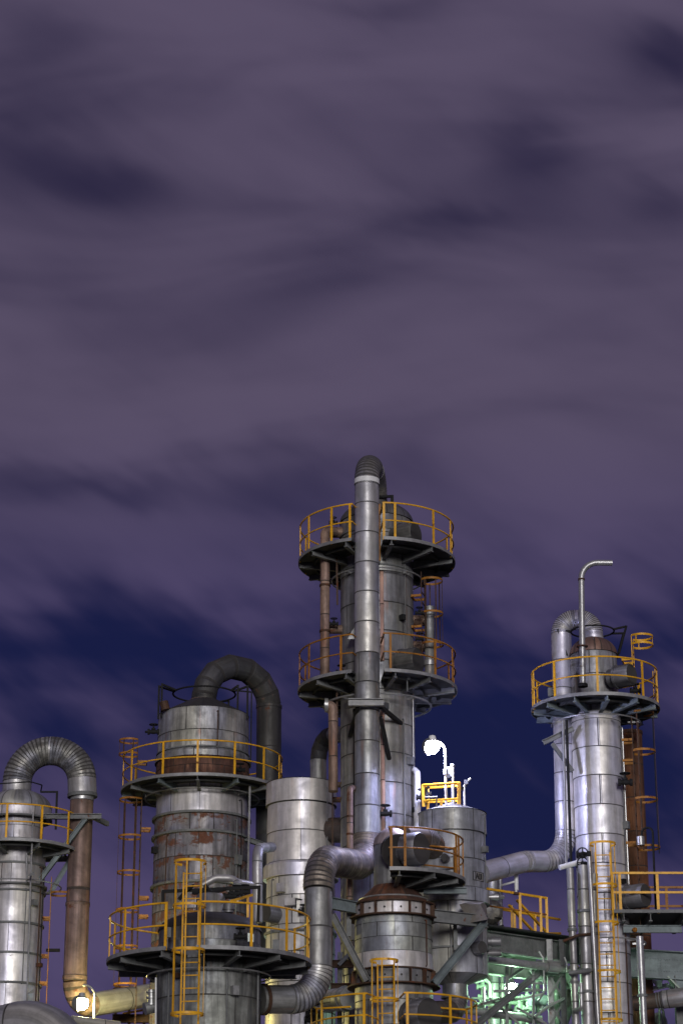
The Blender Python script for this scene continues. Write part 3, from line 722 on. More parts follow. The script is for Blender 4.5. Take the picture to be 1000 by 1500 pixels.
# ================================================================== lower vessel with support rings
def vessel_low():
    ax = Axis(576, 1380, 60.4); T = thing('reactor_vessel', 'banded silver vessel with a rusty conical top carrying steel support beams', 'vessel', (ax.X, ax.Y, .12))
    r = ax.r(57, 1380); zf = lambda y, q=0: ax.zf(y, r + q)
    sm = [zf(y) for y in (1339, 1349, 1370, 1391)]
    shell(T, ax, r, sm, M['panel'], 'upper_shell')
    shell(T, ax, r + .02, [zf(1391), zf(1417)], M['bright2'], 'pale_band')
    sl = [zf(y) for y in (1414, 1437, 1462, 1500)]; sl += [sl[-1] - .95 * k for k in range(1, 10) if sl[-1] - .95 * k > .3] + [.12]
    shell(T, ax, r, sl, M['mid'], 'lower_shell')
    zt = zf(1318); zb = zf(1337)
    MB().lathe(ax, [(r * .99, zt, .1), (r, zb, .9)], 72).build('band', M['bright2'], T)
    cone(T, ax, r + .02, zt, ax.r(27, 1290), zt + .55, M['brown']); zn = ax.z(1240)
    MB().lathe(ax, [(ax.r(28, 1290), zt + .5, .1), (ax.r(28, 1285), zn, .9)][::-1], 48).build('neck', M['pipe_grey'], T)
    dome(T, ax, ax.r(29, 1240), zn, ax.r(27, 1230), M['pink2'], .05, 'neck_dome')
    platform(T, ax, ax.z(1291), ax.r(28, 1290) + .03, ax.r(105, 1291), [(-4, 118)], (-3, 8, 62, 66, 92, 116), (4, 34, 64, 94), rail='orange', bh=.18)
    MB().ibeam(P(620, 1305, 60.2), P(683, 1305, 60.2), .14, .16).build('support_arm', M['steel_blue'], T)
    MB().tube([P(578, 1243, 60.2), P(581, 1246, 59.75), P(583, 1247, 59.6)], [ax.r(22, 1240), ax.r(22, 1240), ax.r(25, 1240)], 32, True, [.1, .5, .9]).build('nozzle', M['black'], T)
    manway(T, P(588, 1247, 59.9), (.85, -.6, 0), ax.r(25, 1247), .62, M['grey'])
    for zz, q in ((zt + .01, .1), (zb - .01, .16), (zf(1416), .06), (zf(1438, .1), .19)): stiff(T, ax, r, q, zz, .035, M['rustbar'], 'support_ring')
    for za, zc in ((zt, zb), (zf(1416), zf(1438))):
        for a in range(-170, 190, 24):
            MB().bar(ax.pt(r + .06, a, za - .02), ax.pt(r + .06, a, zc + .02), .025, .12, (math.sin(rad(a)), -math.cos(rad(a)), 0)).build('gusset', M['rustbar'], T)
    for za, zc in ((zt, zb), (zf(1416), zf(1438))):
        for a in range(-86, 100, 24): MB().cyl(ax.pt(r - .02, a, (za + zc) / 2), ax.pt(r + .012, a, (za + zc) / 2), .028, 8).build('vent_hole', M['ink'], T)
    spray(T, ax, ax.r(50, 1309), zf(1309), M['galv'], -110, 110)
    # beams that carry the ducts on either side
    zb1 = zt - .12
    L = MB().ibeam(ax.pt(r + .1, -62, zb1), Vector((P(484, 1325, 59.3).x, 59.3, zb1 + .02)), .16, .3).build('support_beam', M['steel_blue'], T)
    MB().ibeam(P(486, 1340, 59.25), ax.pt(r + .15, -38, zf(1436)), .16, .17).build('brace', M['steel'], L)
    MB().ibeam(P(511, 1330, 60.2), P(511, 1372, 60.2), .12, .12).build('post', M['steel'], L)
    R = MB().ibeam(ax.pt(r + .1, 70, zb1 - .18), Vector((P(714, 1340, 60.3).x, 60.6, zb1 - .24)), .16, .32).build('support_beam', M['steel'], T)
    MB().ibeam(P(709, 1350, 60.5), ax.pt(r + .15, 62, zf(1436)), .17, .18).build('brace', M['steel_blue'], R)
    MB().ibeam(P(666, 1352, 60.9), P(667, 1392, 60.9), .1, .12).build('post', M['steel'], R)
    MB().hexa([P(672, 1325, 60.7), P(703, 1324, 60.4), P(713, 1347, 60.1), P(688, 1352, 60.4), P(690, 1320, 61.2), P(709, 1321, 61.2), P(715, 1345, 61.0), P(700, 1348, 61.2)]).build('hood', M['hood'], R)
    ladder(T, ax, -10, r + .3, .2, ax.zf(1412, 1.3), [ax.zf(y, 1.5) for y in (1408, 1465, 1530, 1590)], w=.42, cr=.36)
    # working platform just under the frame edge
    zp = ax.zf(1517, 2.1)
    platform(T, ax, zp, r + .03, 2.15, [(-112, -20), (6, 118)], (-110, -86, -60, -21, 7, 40, 66, 92, 116), (-100, -70, -40, 0, 20, 50, 80, 110), close=True)
    p = P(600, 1487, 59.3)
    MB().tube([P(610, 1487, 60.2), P(606, 1487, 59.2)], ax.r(23, 1487), 32, True, [.1, .9]).build('nozzle', M['dark'], T)
    manway(T, P(603, 1490, 59.5), (.6, -.8, 0), ax.r(25, 1490), .7, M['bright2'])
M['panel'] = clad('panel_cladding', (.34, .365, .355), .42, .55, .98, .04, .5, run=.2, seed=26, var=.16)
M['hood'] = paint('hood_sheet', (.22, .2, .18), .5, .3, .4, .6, 3, 15)
vessel_low()

# ================================================================== hung tank on the right with the lamp on its roof
def tank_right():
    ax = Axis(662, 1200, 62.2); T = thing('hung_tank', 'pale silver tank with conical bottom held by steel beams, yellow railing on its roof', 'tank', (ax.X, ax.Y, ax.z(1441)))
    rt = ax.r(49.8, 1200); z1 = ax.zf(1182, rt); z2 = ax.zf(1214, rt)
    shell(T, ax, rt, [z1, z2], M['bright2g'], 'top_band'); cone(T, ax, rt + .015, z1, .03, z1 + .33, M['galv2'])
    r = rt * .965
    shell(T, ax, r, [z2, ax.zf(1255, r), ax.zf(1297, r)], M['bright2g'])
    rb = ax.r(53, 1305); za, zb = ax.zf(1297, rb), ax.zf(1317, rb)
    MB().lathe(ax, [(r - .02, za + .02, .1), (rb - .03, za, .3), (rb, za - .04, .4), (rb, zb, .95), (r - .02, zb, .99)], 72).build('waist_band', M['bright2g'], T)
    zc = ax.zf(1424, r); shell(T, ax, r, [zb, ax.zf(1350, r), ax.zf(1386, r), zc], M['panel2'], 'lower_shell')
    ro = ax.r(18.5, 1445); zo = ax.z(1443)
    MB().lathe(ax, [(r, zc, .05), (ro, zo, .95)], 72).build('cone_bottom', M['panel2'], T)
    MB().lathe(ax, [(ro, zo + .02, .1), (ro, zo - .3, .9), (ro * 1.12, zo - .3, .92), (ro * 1.12, zo - .36, .95), (ro * .9, zo - .36, .97)], 40).build('outlet', M['grey'], T)
    stiff(T, ax, r, .04, ax.zf(1386, r), .05, M['steel'])
    manway(T, ax.pt(r - .05, 36, ax.zf(1388, r)), (.62, -.78, 0), .18, .32, M['grey'], 'nozzle')
    manway(T, ax.pt(r - .05, -14, ax.zf(1255, r) - .05), (-.25, -.96, 0), .11, .3, M['grey'], 'nozzle')
    manway(T, ax.pt(r, 84, ax.z(1380)), (1, -.05, 0), .14, .35, M['galv'], 'nozzle'); manway(T, ax.pt(r, 84, ax.z(1397)), (1, -.05, 0), .1, .35, M['galv'], 'nozzle')
    # worn stamped plate with letters
    zc_ = ax.zf(1281, r); pl = MB().band(ax, r + .003, r + .012, zc_ - .12, zc_ + .12, 33, 60, 8).build('stamped_plate', M['panel2'], T)
    k = MB()
    for a0, a1, h0, h1 in ((33, 60, .105, .12), (33, 34.2, -.12, .105), (58.8, 60, -.12, .105), (33, 41, -.12, -.105), (52, 60, -.12, -.105)): k.band(ax, r + .013, r + .02, zc_ + h0, zc_ + h1, a0, a1, 4)
    def stroke(a0, h0, a1, h1): k.bar(ax.pt(r + .016, a0, zc_ + h0), ax.pt(r + .016, a1, zc_ + h1), .03, .012, (math.sin(rad(a0)), -math.cos(rad(a0)), 0))
    for s in ((39, -.08, 42, .08), (42, .08, 45, -.08), (40.2, -.02, 43.8, -.02), (46.5, .08, 46.5, -.07), (46.5, -.07, 50.5, -.07), (50.5, -.07, 50.5, .08), (53.5, -.08, 53.5, .08)): stroke(*s)
    k.build('stamped_letters', M['ink'], pl)
    # roof railing
    zr = z1 - .02; pts = [(-150, 0), (-100, 0), (-52, 0), (0, 0), (50, 0)]
    m = MB(); mm = MB()
    def rp(x, y, Y): return P(x, y, Y)
    fl = [(620, 1149, 61.6), (671, 1146, 61.6), (672, 1146, 62.6), (645, 1160, 63.2)]
    top = [P(619, 1150, 61.7), P(672, 1146.5, 61.4), P(671, 1151, 63.0), P(626, 1154, 63.2), P(619, 1150, 61.7)]
    low = [P(620, 1173, 61.7), P(672, 1170, 61.4), P(671, 1173, 63.0), P(626, 1175, 63.2), P(620, 1173, 61.7)]
    R = MB().tube(top, .032, 8).build('roof_railing', M['yellow'], T); MB().tube(low, .03, 8).build('mid_rail', M['yellow'], R)
    for i, q in enumerate(top[:4]):
        b = low[i]; MB().bar(q, Vector((b.x, b.y, z1 + .1)), .08, .05).build('railing_post', M['yellow'], R)
    MB().bar(P(646, 1172, 61.5), P(646, 1180, 61.5), .07, .04).build('railing_post', M['yellow'], R)
    m = MB(); m.tube([P(622, 1168, 61.3), P(639, 1167, 61.3), P(639, 1182, 61.3)], .025, 8); m.build('hand_rail', M['galv'], T)
M['bright2g'] = clad('grey_streaked_pale_cladding', (.43, .45, .44), .42, .5, 1.15, .05, .6, run=.25, seed=27, var=.1)
M['galv2'] = paint('roof_sheet', (.4, .4, .4), .45, .5, .1, .5, 2, 16)
M['panel2'] = clad('tank_panel_cladding', (.46, .47, .46), .42, .5, 1.2, .05, .5, run=.3, seed=28, var=.1)
tank_right()

def lamp(name, label, base, pts, rs, head, col, strength, r_bulb, mat, group='plant lamps', pr=.045, collar=None, face=None):
    T = thing(name, label, 'lamp', base, group)
    MB().tube(flat(fillet(pts, rs, 8)) if len(pts) > 2 else pts, pr, 12).build('post', M[mat], T)
    h = Vector(head); A = Axis.__new__(Axis); A.X, A.Y = h.x, h.y
    MB().lathe(A, [(.03, h.z + r_bulb * 1.7, .1), (r_bulb * .45, h.z + r_bulb * 1.6, .3), (r_bulb * .6, h.z + r_bulb * 1.0, .5), (r_bulb * 1.05, h.z + r_bulb * .75, .7), (r_bulb * 1.05, h.z + r_bulb * .65, .9)], 20).build('lamp_housing', M[mat], T)
    MB().ball(h, r_bulb, 16, 10).build('bulb', glow(name + '_light', col, strength), T)
    if face:  # bowl added to keep the bulb's light off the towers behind it
        d = Vector(face).normalized(); R_ = r_bulb * 1.3
        an = [rad(175 - 7.6 * i) for i in range(11)]
        h0 = h; h = h - d * r_bulb * .25
        o = [(h + d * R_ * math.cos(a), R_ * math.sin(a)) for a in an]; q = [(h + d * R_ * .95 * math.cos(a), R_ * .95 * math.sin(a)) for a in an[::-1]]
        MB().tube([p for p, _ in o + q], [max(.004, b) for _, b in o + q], 24).build('added_shield', M['steel'], T)
    if collar: MB().tube([collar - UP * .07, collar + UP * .07], pr * 2, 12).build('collar', M['galv'], T)
    return T
lamp('lamp_post', 'blazing blue-white lamp on a white post standing on the hung tank roof', P(653, 1180, 61.6), [P(653, 1180, 61.6), P(651.5, 1086, 61.6), P(634, 1085, 61.5)], [.28], P(633, 1094, 61.45), (.62, .64, 1), 820, .19, 'white', pr=.036, collar=P(652.4, 1131, 61.6), face=(.78, -.5, -.3))
lamp('gooseneck_lamp', 'glaring pale lamp on a thin gooseneck post at the foot of the rusty pipe', P(135, 1580, 68.4), [P(136, 1580, 68.4), P(139.5, 1444, 68.4), P(122, 1443, 68.3)], [.3], P(120, 1470, 68.3), (1, .86, .3), 800, .19, 'galv', pr=.035, face=(.88, -.12, -.05))
lamp('bulkhead_lamp', 'glaring greenish lamp under the pipe rack right of the hung tank', P(748, 1436, 64.4), [P(752, 1404, 64.6), P(749, 1430, 64.4), P(748, 1438, 64.4)], [.1], P(748, 1448, 64.4), (.55, 1, .6), 260, .17, 'steel')
lamp('bulkhead_lamp', 'small greenish lamp glimpsed between the domed tank and the lower bend of the duct', P(401, 1438, 70.5), [P(401, 1420, 70.5), P(401, 1436, 70.5)], 0, P(401, 1442, 70.5), (.66, 1, .72), 120, .15, 'steel')

t = thing('conduit_post', 'grey conduit post with a junction box beside the white lamp post', 'post', P(663, 1178, 61.9))
MB().tube([P(663.5, 1180, 61.9), P(662.5, 1124, 61.9)], .05, 10).build('post', M['galv'], t); MB().box(P(658, 1131, 61.9), .14, .12, .28).build('junction_box', M['steel'], t)
MB().ball(P(662.5, 1122, 61.9), .065).build('cap', M['galv'], t); MB().box(P(656, 1137, 61.85), .07, .1, .12).build('connector', M['blacksteel'], t)
t = thing('aerial_post', 'thin white post with a bent arm at the right edge of the hung tank roof', 'post', P(680, 1182, 62))
MB().tube([P(680, 1182, 62), P(679.5, 1152, 62)], .03, 8).build('post', M['white'], t); MB().tube([P(679, 1153, 62), P(682, 1146, 62), P(689, 1140, 62)], .028, 8).build('arm', M['white'], t)
MB().bar(P(673, 1156, 62), P(683, 1151, 62), .05, .05).build('arm', M['blacksteel'], t); MB().box(P(682, 1146, 62), .1, .1, .12).build('connector', M['steel'], t)
pipe('riser_pipe', 'white vertical pipe lit by the lamp between the tallest tower and the hung tank', [P(612, 1300, 63.2), P(611, 1132, 63.2), P(607, 1128, 63.4)], .06, .085, 'white', seg=16)
vt = thing('valve_cluster', 'small black valves left of the lamp on the hung tank roof', 'valve', P(616, 1172, 62.6)); valve(vt, P(618, 1168, 62.6), .12); valve(vt, P(624, 1163, 62.8), .1)

# ducts from the central tower to the hung tank
duct('cross_duct', 'dark segmented duct running from the tallest tower into the hung tank', 'duct', [P(590, 1228, 60.6), P(625, 1230, 61.2), P(652, 1256, 62.)], [.6], [6], .33, 'rustduct', 'elbow_brown')
duct('outlet_duct', 'brown elbow duct from the hung tank outlet to the banded vessel', 'duct', [P(668, 1452, 62.2), P(668, 1482, 62.2), P(618, 1484, 60.8)], [.42], [5], .3, 'rustduct', 'elbow_brown')

# ================================================================== right tower
def tower_right():
    ax = Axis(873, 1080, 64.); T = thing('process_tower', 'slim bright tower with a round railed platform and bent vent pipe at the right', 'tower', (ax.X, ax.Y, .12))
    r = ax.r(36.5, 1080); ys = (1040, 1051, 1092, 1134, 1177, 1220, 1263, 1307, 1350, 1394, 1438, 1483)
    sm = [ax.zf(y, r) for y in ys]; sm += [sm[-1] - .9 * k for k in range(1, 12) if sm[-1] - .9 * k > .3] + [.12]
    shell(T, ax, r, sm, M['bright_r'])
    ru = ax.r(34.5, 1000); zt = ax.zf(951, ru)
    shell(T, ax, ru, [zt, ax.zf(985, ru), ax.zf(1022, ru), ax.zf(1045, ru)], M['top'], 'upper_shell')
    dome(T, ax, ru + .015, zt, .5, M['rustdome'], ax.r(14, 940), 'dome', uref=.6)
    platform(T, ax, ax.z(1039), ru + .05, ax.r(93, 1039), [(-179, 160)], (-150, -118, -92, -82, -45, -4, 42, 78, 92, 128, 156), list(range(-175, 160, 30)), close=False, bh=.18)
    spray(T, ax, r + .55, ax.z(1062), M['galv'], -100, 100)
    manway(T, P(893, 994, 63.3), (.8, -.6, 0), ax.r(17, 995), .7, M['grey'])
    # ladders
    ladder(T, ax, 80, ax.r(52, 1000), .3, ax.z(1040), [ax.z(y) for y in (1048, 1104, 1174, 1244)], rail='orange', rungs='rustbar', bar='rustbar', brz=[ax.z(y) for y in (1088, 1118, 1238)], cr=.36, bars=3)
    ladder(T, ax, 76, ax.r(58, 1000), ax.z(1040), ax.z(938), [ax.z(938), ax.z(950)], rail='yellow', rungs='orange', brz=[ax.z(972)], cr=.34, bars=3)
    ladder(T, ax, 92, ax.r(88, 1000), ax.z(1039), ax.z(980), (), w=.35, rail='yellow', rungs='yellow')
    ladder(T, ax, -4, r + .28, .2, ax.zf(1248, 1.0), [ax.zf(y, 1.1) for y in (1238, 1299, 1354, 1425, 1496)], w=.4, cr=.36, bars=4)
    m = MB(); A = ax; zn = ax.z(925)
    m.tube([A.pt(.62, 360 * i / 30, zn) for i in range(31)], .025, 8)
    for a in (70, 110, -90): m.bar(A.pt(.6, a, zn), A.pt(1.0, a, zn + .05), .05, .05); m.bar(A.pt(1., a, zn + .07), A.pt(.75, a, zt), .05, .05)
    m.build('davit_frame', M['blacksteel'], T)
    b = MB().ibeam(P(795, 1088, 63.3), P(839, 1067, 63.4), .13, .14).build('support_arm', M['steel'], T)
    MB().bar(P(808, 1089, 63.3), P(838, 1130, 63.4), .1, .1).build('brace', M['steel'], b)
    for x0, x1 in ((824, 829), (829, 836)): MB().tube([P(x0, 1055, 63.1), P(x1, 1272, 63.1)], .04, 8).build('conduit', M['blacksteel'] if x0 > 826 else M['galv'], T)
    valve(T, P(915, 1146, 63.2), .14)
    for y in (1252, 1266): valve(T, P(854, y, 62.9), .14, up=(-.2, -1, 0))
    MB().tube([P(819, 1271, 62.7), P(852, 1262, 62.9)], .075, 12).build('pipe_stub', M['white'], T)
    # working platform on the right
    z = ax.z(1346); x0, x1 = P(897, 1340, 63).x, P(1075, 1340, 63).x
    D = MB().box(((x0 + x1) / 2, 63.9, z), x1 - x0, 2.2, .06).build('platform', M['deck'], T)
    e = MB().box(((x0 + x1) / 2, 62.79, z), x1 - x0, .02, .09); e.build('edge_plate', M['steel'], D)
    for q in (.28, 1.0, 1.9, 2.8): MB().ibeam((x0 + q, 62.85, z - .15), (x0 + q, 64.95, z - .15), .1, .22).build('bracket', M['steel'], D)
    MB().ibeam((x0 + .3, 63.3, z - .4), (x0 + 1.9, 63.3, z - .4), .12, .2).build('bracket', M['steel_blue'], D)
    for yy, qs in ((62.85, (0, .2, 1.22, 2.4, 3.3)), (64.95, (1.05, 1.75, 2.6, 3.3))):
        for q in qs: MB().box((x0 + q, yy, z + .5), .075, .03, 1.1).build('railing_post', M['yellow' if yy < 63 else 'orange'], D)
        for h, nm in ((1.05, 'top_rail'), (.52, 'mid_rail')): MB().bar((x0 + qs[0], yy, z + h), (x1, yy, z + h), .05, .06).build(nm, M['yellow' if yy < 63 else 'orange'], D)
    manway(T, P(908, 1316, 63.6), (.8, -.6, 0), ax.r(18, 1316), .8, M['grey'])
    spray(T, ax, r + .42, ax.z(1383), M['galv'], -20, 160)
    MB().ball(P(929, 1362, 63.2), .07).build('drain_fitting', M['orange'], T)
M['bright_r'] = clad('smooth_tower_cladding', (.7, .7, .7), .38, .6, 2.2, .04, .4, run=.3, seed=29, var=.06)
M['duct_bright'] = clad('lamplit_duct_cladding', (.66, .66, .7), .32, .7, 9., .03, .35, run=.12, seed=44, var=.06)  # smoother sheet; its paler lilac base has the lamp light painted in
M['elbow_bright'] = clad('lamplit_segmented_elbow', (.62, .62, .66), .32, .7, 1, .03, .4, run=.1, seed=45, elbow=True)  # elbow sheet with the same lamp light put into its colour
M['rustdome'] = clad('rusted_dome_cladding', (.26, .16, .12), .5, .4, .3, .35, .6, run=.8, seed=30, var=.25)
tower_right()

duct('overhead_duct', 'shiny duct arching off the slim right tower and bending across to the hung tank', 'duct',
     [P(869, 946, 64.1), P(866, 908, 64.1), P(821, 908, 64.25), P(829, 1262, 64.25), P(768, 1262, 63.4), P(704, 1279, 62.2)], [.405, .405, .95, 1.2], [15, 15, 13, 7], .292, 'duct_bright', 'elbow_bright')
t = pipe('vent_pipe', 'thin grey vent pipe with a bent top standing on the slim right tower platform', [P(853, 1005, 62.9), P(850.5, 824, 62.9), P(896, 824.5, 62.9)], .48, .085, 'galv', n=9, seg=16,
     collars=[(P(850.9, 849, 62.9), UP, .1, .05, 'rustbar'), (P(852, 947, 62.9), UP, .16, .03, 'rustbar'), (P(852.9, 1004, 62.9), UP, .14, .08, 'blacksteel')])
pipe('rusty_stack', 'tall rust-brown stack standing behind the slim right tower', [P(923, 1073, 66.5), P(923.6, 1090, 66.5), Vector((P(924, 1090, 66.5).x, 66.5, .12))], 5, .33, 'rust_pipe', 'stack', seg=28, n=2,
     collars=[(P(923, 1074, 66.5), UP, .35, .1, 'rustbar')])

# vertical pipes at the foot of the right tower
gp = 'vertical pipes at the foot of the right tower'
def vp(x0, y0, x1, Y, r, mat, label, cols=()):
    p, q = P(x0, y0, Y), P(x1, 1580, Y)
    pipe('vertical_pipe', label, [q, p], 0, r, mat, group=gp, seg=16, collars=[(p.lerp(q, c), UP, r * 1.35, .07, 'steel') for c in cols])
vp(834, 1272, 846, 62.6, .1, 'duct', 'silver vertical pipe hanging below the shiny bend, leftmost at the right tower', (.3, .55))
vp(853, 1268, 863, 62.7, .15, 'duct', 'thick lavender-lit pipe left of the slim tower ladder', (.22, .5, .6))
vp(862, 1255, 880, 62.5, .06, 'galv', 'thin grey pipe tight against the left of the slim tower ladder', ())
vp(869, 1280, 872, 62.9, .11, 'duct', 'pale pipe just behind the left side of the slim tower ladder', (.3,))
vp(936, 1372, 946, 62.4, .1, 'galv', 'grey pipe in front of the riveted girder, right of the slim tower', (.42, .7))
pipe('bent_pipe', 'short rusty pipe crossing in front of the lavender-lit pipe', [P(824, 1379, 62.3), P(846, 1370, 62.3), P(866, 1368, 62.6)], .2, .04, 'rustbar')
pipe('bent_pipe', 'small drain elbow low among the vertical pipes left of the slim tower', [P(850, 1440, 62.2), P(851, 1478, 62.2), P(842, 1480, 62.4)], .1, .06, 'galv', collars=[(P(850.3, 1455, 62.2), UP, .09, .05, 'steel')])
pipe('conduit_pipe', 'black gooseneck conduit with a fitting beside the lower ladder cage of the right tower', [P(938, 1232, 63.4), P(940, 1212, 63.4), P(955, 1213, 63.3), P(960, 1340, 63.2)], [.15, .15], .03, 'blacksteel', collars=[(P(937.5, 1232, 63.4), UP, .11, .24, 'galv')])
tag(MB().tube([P(955, 1052, 63.7), P(962, 1200, 63.5), P(965, 1250, 63.4)], .014, 6).build('cable', M['blacksteel'], None, P(965, 1250, 63.4)), 'thin black cable hanging down right of the right tower ladder', 'cable')

# ================================================================== pipe rack with deck, stairs and railings
def pipe_rack():
    T = thing('pipe_rack', 'grey steel pipe rack with riveted girder and laced column right of the hung tank', 'rack', P(800, 1600, 64.5))
    a, b = P(714, 1379, 63.2), P(826, 1398, 65.0); b.z = a.z
    c = a + (b - a) * 1.28
    GM = MB().ibeam(a, c, .26, .55, .03)
    d = (c - a).normalized(); n = Vector((-d.y, d.x, 0))
    dk = MB(); dk.hexa([a + UP * .33 - d * .3 - n * .4, c + UP * .33 - n * .4, c + UP * .33 + n * 2.2, a + UP * .33 - d * .3 + n * 2.2, a + UP * .38 - d * .3 - n * .4, c + UP * .38 - n * .4, c + UP * .38 + n * 2.2, a + UP * .38 - d * .3 + n * 2.2])
    dk.build('deck', M['deck'], T)
    for k in range(5):
        q = a + d * (.2 + k * .55)
        MB().ibeam(q + n * .14 + UP * .12, q + n * 2.1 + UP * .12, .1, .2).build('cross_beam', M['palegreen'], T)
    MB().ibeam(a + n * 2. - UP * .02, c + n * 2. - UP * .02, .2, .5, .03).build('girder', M['palegreen'], T)
    q = P(760, 1428, 64.5)
    MB().ibeam(Vector((a.x, a.y + .8, q.z + .1)), Vector((b.x, b.y + .8, q.z + .1)), .2, .3).build('girder', M['palegreen'], T)
    # laced column
    for x, m in ((803.5, 'edge'), (822, 'steel')):
        p = P(x, 1376, 64.3); MB().ibeam(p, Vector((p.x, p.y, .12)), .13, .16, .02, (1, 0, 0)).build('column', M[m], T)
    p0, p1 = P(803.5, 1430, 64.3), P(822, 1430, 64.3); L = MB(); z = p0.z
    while z > 1:
        L.bar((p0.x, p0.y - .06, z), (p1.x, p1.y - .06, z - .55), .06, .02, (0, 1, 0)); L.bar((p1.x, p1.y - .09, z), (p0.x, p0.y - .09, z - .55), .06, .02, (0, 1, 0)); z -= .75
    L.build('lacing', M['steel'], T)
    MB().box(P(806, 1418, 64.15), .75, .03, .42).build('gusset', M['steel'], T)
    MB().ibeam(P(790, 1424, 64.0), P(690, 1507, 62.2), .15, .15).build('brace', M['steel'], T)
    for x0, y0, x1, y1, Y in ((775, 1420, 800, 1440, 64.8), (822, 1430, 790, 1480, 65)): MB().bar(P(x0, y0, Y), P(x1, y1, Y), .08, .08).build('brace', M['steel'], T)
    riv = GM
    for k in range(40):
        for s in (.2, -.2): riv.ball(a + d * (.08 + k * .075) - n * .018 + UP * s, .012, 6, 4)
    riv.build('girder', M['steel'], T)
    for x0, y0, x1, y1, Y, w in ((700, 1472, 770, 1462, 64, .06), (690, 1462, 735, 1463, 64.5, .05), (768, 1462, 795, 1456, 63.8, .06)): MB().bar(P(x0, y0, Y), P(x1, y1, Y), w, w).build('strut', M['palegreen'], T)
    for x0, y0, x1, y1, Y, w in ((742, 1416, 742, 1500, 63.9, .09), (780, 1420, 781, 1500, 63.8, .07), (716, 1462, 760, 1500, 63.9, .07), (722, 1452, 800, 1450, 64.0, .07), (756, 1476, 800, 1500, 63.9, .06), (770, 1415, 740, 1436, 64.0, .07), (764, 1440, 800, 1441, 63.9, .05)):
        MB().bar(P(x0, y0, Y), P(x1, y1, Y), w, w).build('strut', M['steel'], T)
    # deck railing
    zt = a.z + .38; f = lambda t, o=0: a + d * t + n * o
    R = MB().bar(f(-.3, -.3) + UP * 1.36, f(1.95, -.3) + UP * 1.36, .05, .06).build('railing', M['yellow'], T)
    MB().bar(f(-.3, -.3) + UP * .9, f(1.95, -.3) + UP * .9, .035, .04).build('mid_rail', M['orange'], R)
    for t_ in (.95, 1.72, 1.95): MB().bar(f(t_, -.3) + UP * .36, f(t_, -.3) + UP * 1.38, .07, .05).build('railing_post', M['yellow'], R)
    B = MB().bar(f(1.2, 1.7) + UP * 1.36, f(4.4, 1.7) + UP * 1.3, .06, .06).build('railing', M['yellow'], T)
    MB().bar(f(1.6, 1.7) + UP * .6, f(4.4, 1.7) + UP * .9, .06, .06).build('mid_rail', M['yellow'], B)
    for t_ in (1.3, 2.6, 3.4): MB().bar(f(t_, 1.7) + UP * .36, f(t_, 1.7) + UP * 1.36, .07, .05).build('railing_post', M['yellow'], B)
    for o in (.2, .9):
        S_ = MB().bar(f(1.2 + o * .5, o) + UP * 1.3, f(2.9 + o * .5, o) + UP * .1, .06, .06).build('stair_rail', M['yellow'], T)
        MB().bar(f(1.3 + o * .5, o) + UP * .36, f(1.3 + o * .5, o) + UP * 1.3, .06, .06).build('railing_post', M['yellow'], S_)
    valve(T, f(.55, .9) + UP * .52, .2); valve(T, f(.85, .6) + UP * .5, .16); valve(T, f(1.1, 1.2) + UP * .5, .17)
pipe_rack()
pipe('rack_pipe', 'grey horizontal pipe running along under the riveted girder', [P(712, 1405, 62.7), P(846, 1422, 64.2)], 0, .105, 'galv', 'pipe', seg=18, collars=[(P(808, 1417, 63.75), (P(846, 1422, 64.2) - P(712, 1405, 62.7)), .15, .4, 'duct')])
pipe('rack_pipe', 'thick grey horizontal pipe at the bottom edge below the greenish lamp', [P(672, 1478, 63.6), P(792, 1494, 64.4)], 0, .11, 'galv', 'pipe', seg=18, collars=[(P(775, 1491.7, 64.28), (P(792, 1494, 64.4) - P(672, 1478, 63.6)), .13, .3, 'galv')])
g2 = 'green-lit pipes under the pipe rack'
for x, y, Y, r, mat, lb in ((725.5, 1424, 66, .095, 'palegreen', 'pale lamp-lit pipe just left of the greenish lamp'), (717.5, 1440, 66.2, .075, 'palegreen', 'thin pale lamp-lit pipe second left of the greenish lamp'),
                       (760, 1460, 65.9, .15, 'palegreen', 'widest bright pipe right below the greenish lamp'), (740, 1458, 66.6, .16, 'palegreen', 'shadowed green pipe behind the greenish lamp'),
                       (770, 1430, 66, .04, 'palegreen', 'thin green pipe right of the greenish lamp'), (786, 1418, 66, .06, 'palegreen', 'slim green pipe beside the laced column'),
                       (708, 1446, 64.2, .04, 'galv', 'thinnest grey pipe under the cone of the hung tank'), (814, 1436, 66.5, .09, 'palegreen', 'green pipe seen through the laced column')):
    p = P(x, y, Y); pipe('vertical_pipe', lb, [Vector((p.x, Y, .12)), p], 0, r, mat, group=g2, seg=14, collars=[(p - UP * .4, UP, r * 1.3, .06, 'galv')])
for x, y, s_, lb in ((772, 1462, .13, 'green-lit valve stack between the bright pipe and the laced column'), (706, 1445, .12, 'pale valve under the cone of the hung tank')):
    vt = thing('valve_cluster', lb, 'valve', P(x, y + 30, 65.4)); valve(vt, P(x, y, 65.4), s_, m='palegreen'); valve(vt, P(x + 2, y + 16, 65.4), s_, m='palegreen'); valve(vt, P(x - 3, y + 28, 65.4), s_ * .9, m='palegreen')
    MB().cyl(P(x, y - 4, 65.4), P(x, y + 40, 65.4), .05, 8).build('pipe_stub', M['palegreen'], vt)
t = thing('steel_stair', 'pale green stair seen between the laced column and the vertical pipes', 'stairs', P(850, 1500, 66.5))
s0, s1 = P(822, 1418, 66.8), P(858, 1476, 66.8)
for o in (0, .7): MB().bar(s0 + Vector((0, o, 0)), s1 + Vector((0, o, 0)), .04, .16).build('stringer', M['palegreen'], t)
for k in range(7): q = s0.lerp(s1, (k + .5) / 7); MB().box(q + Vector((0, .35, 0)), .26, .66, .04).build('tread', M['palegreen'], t)
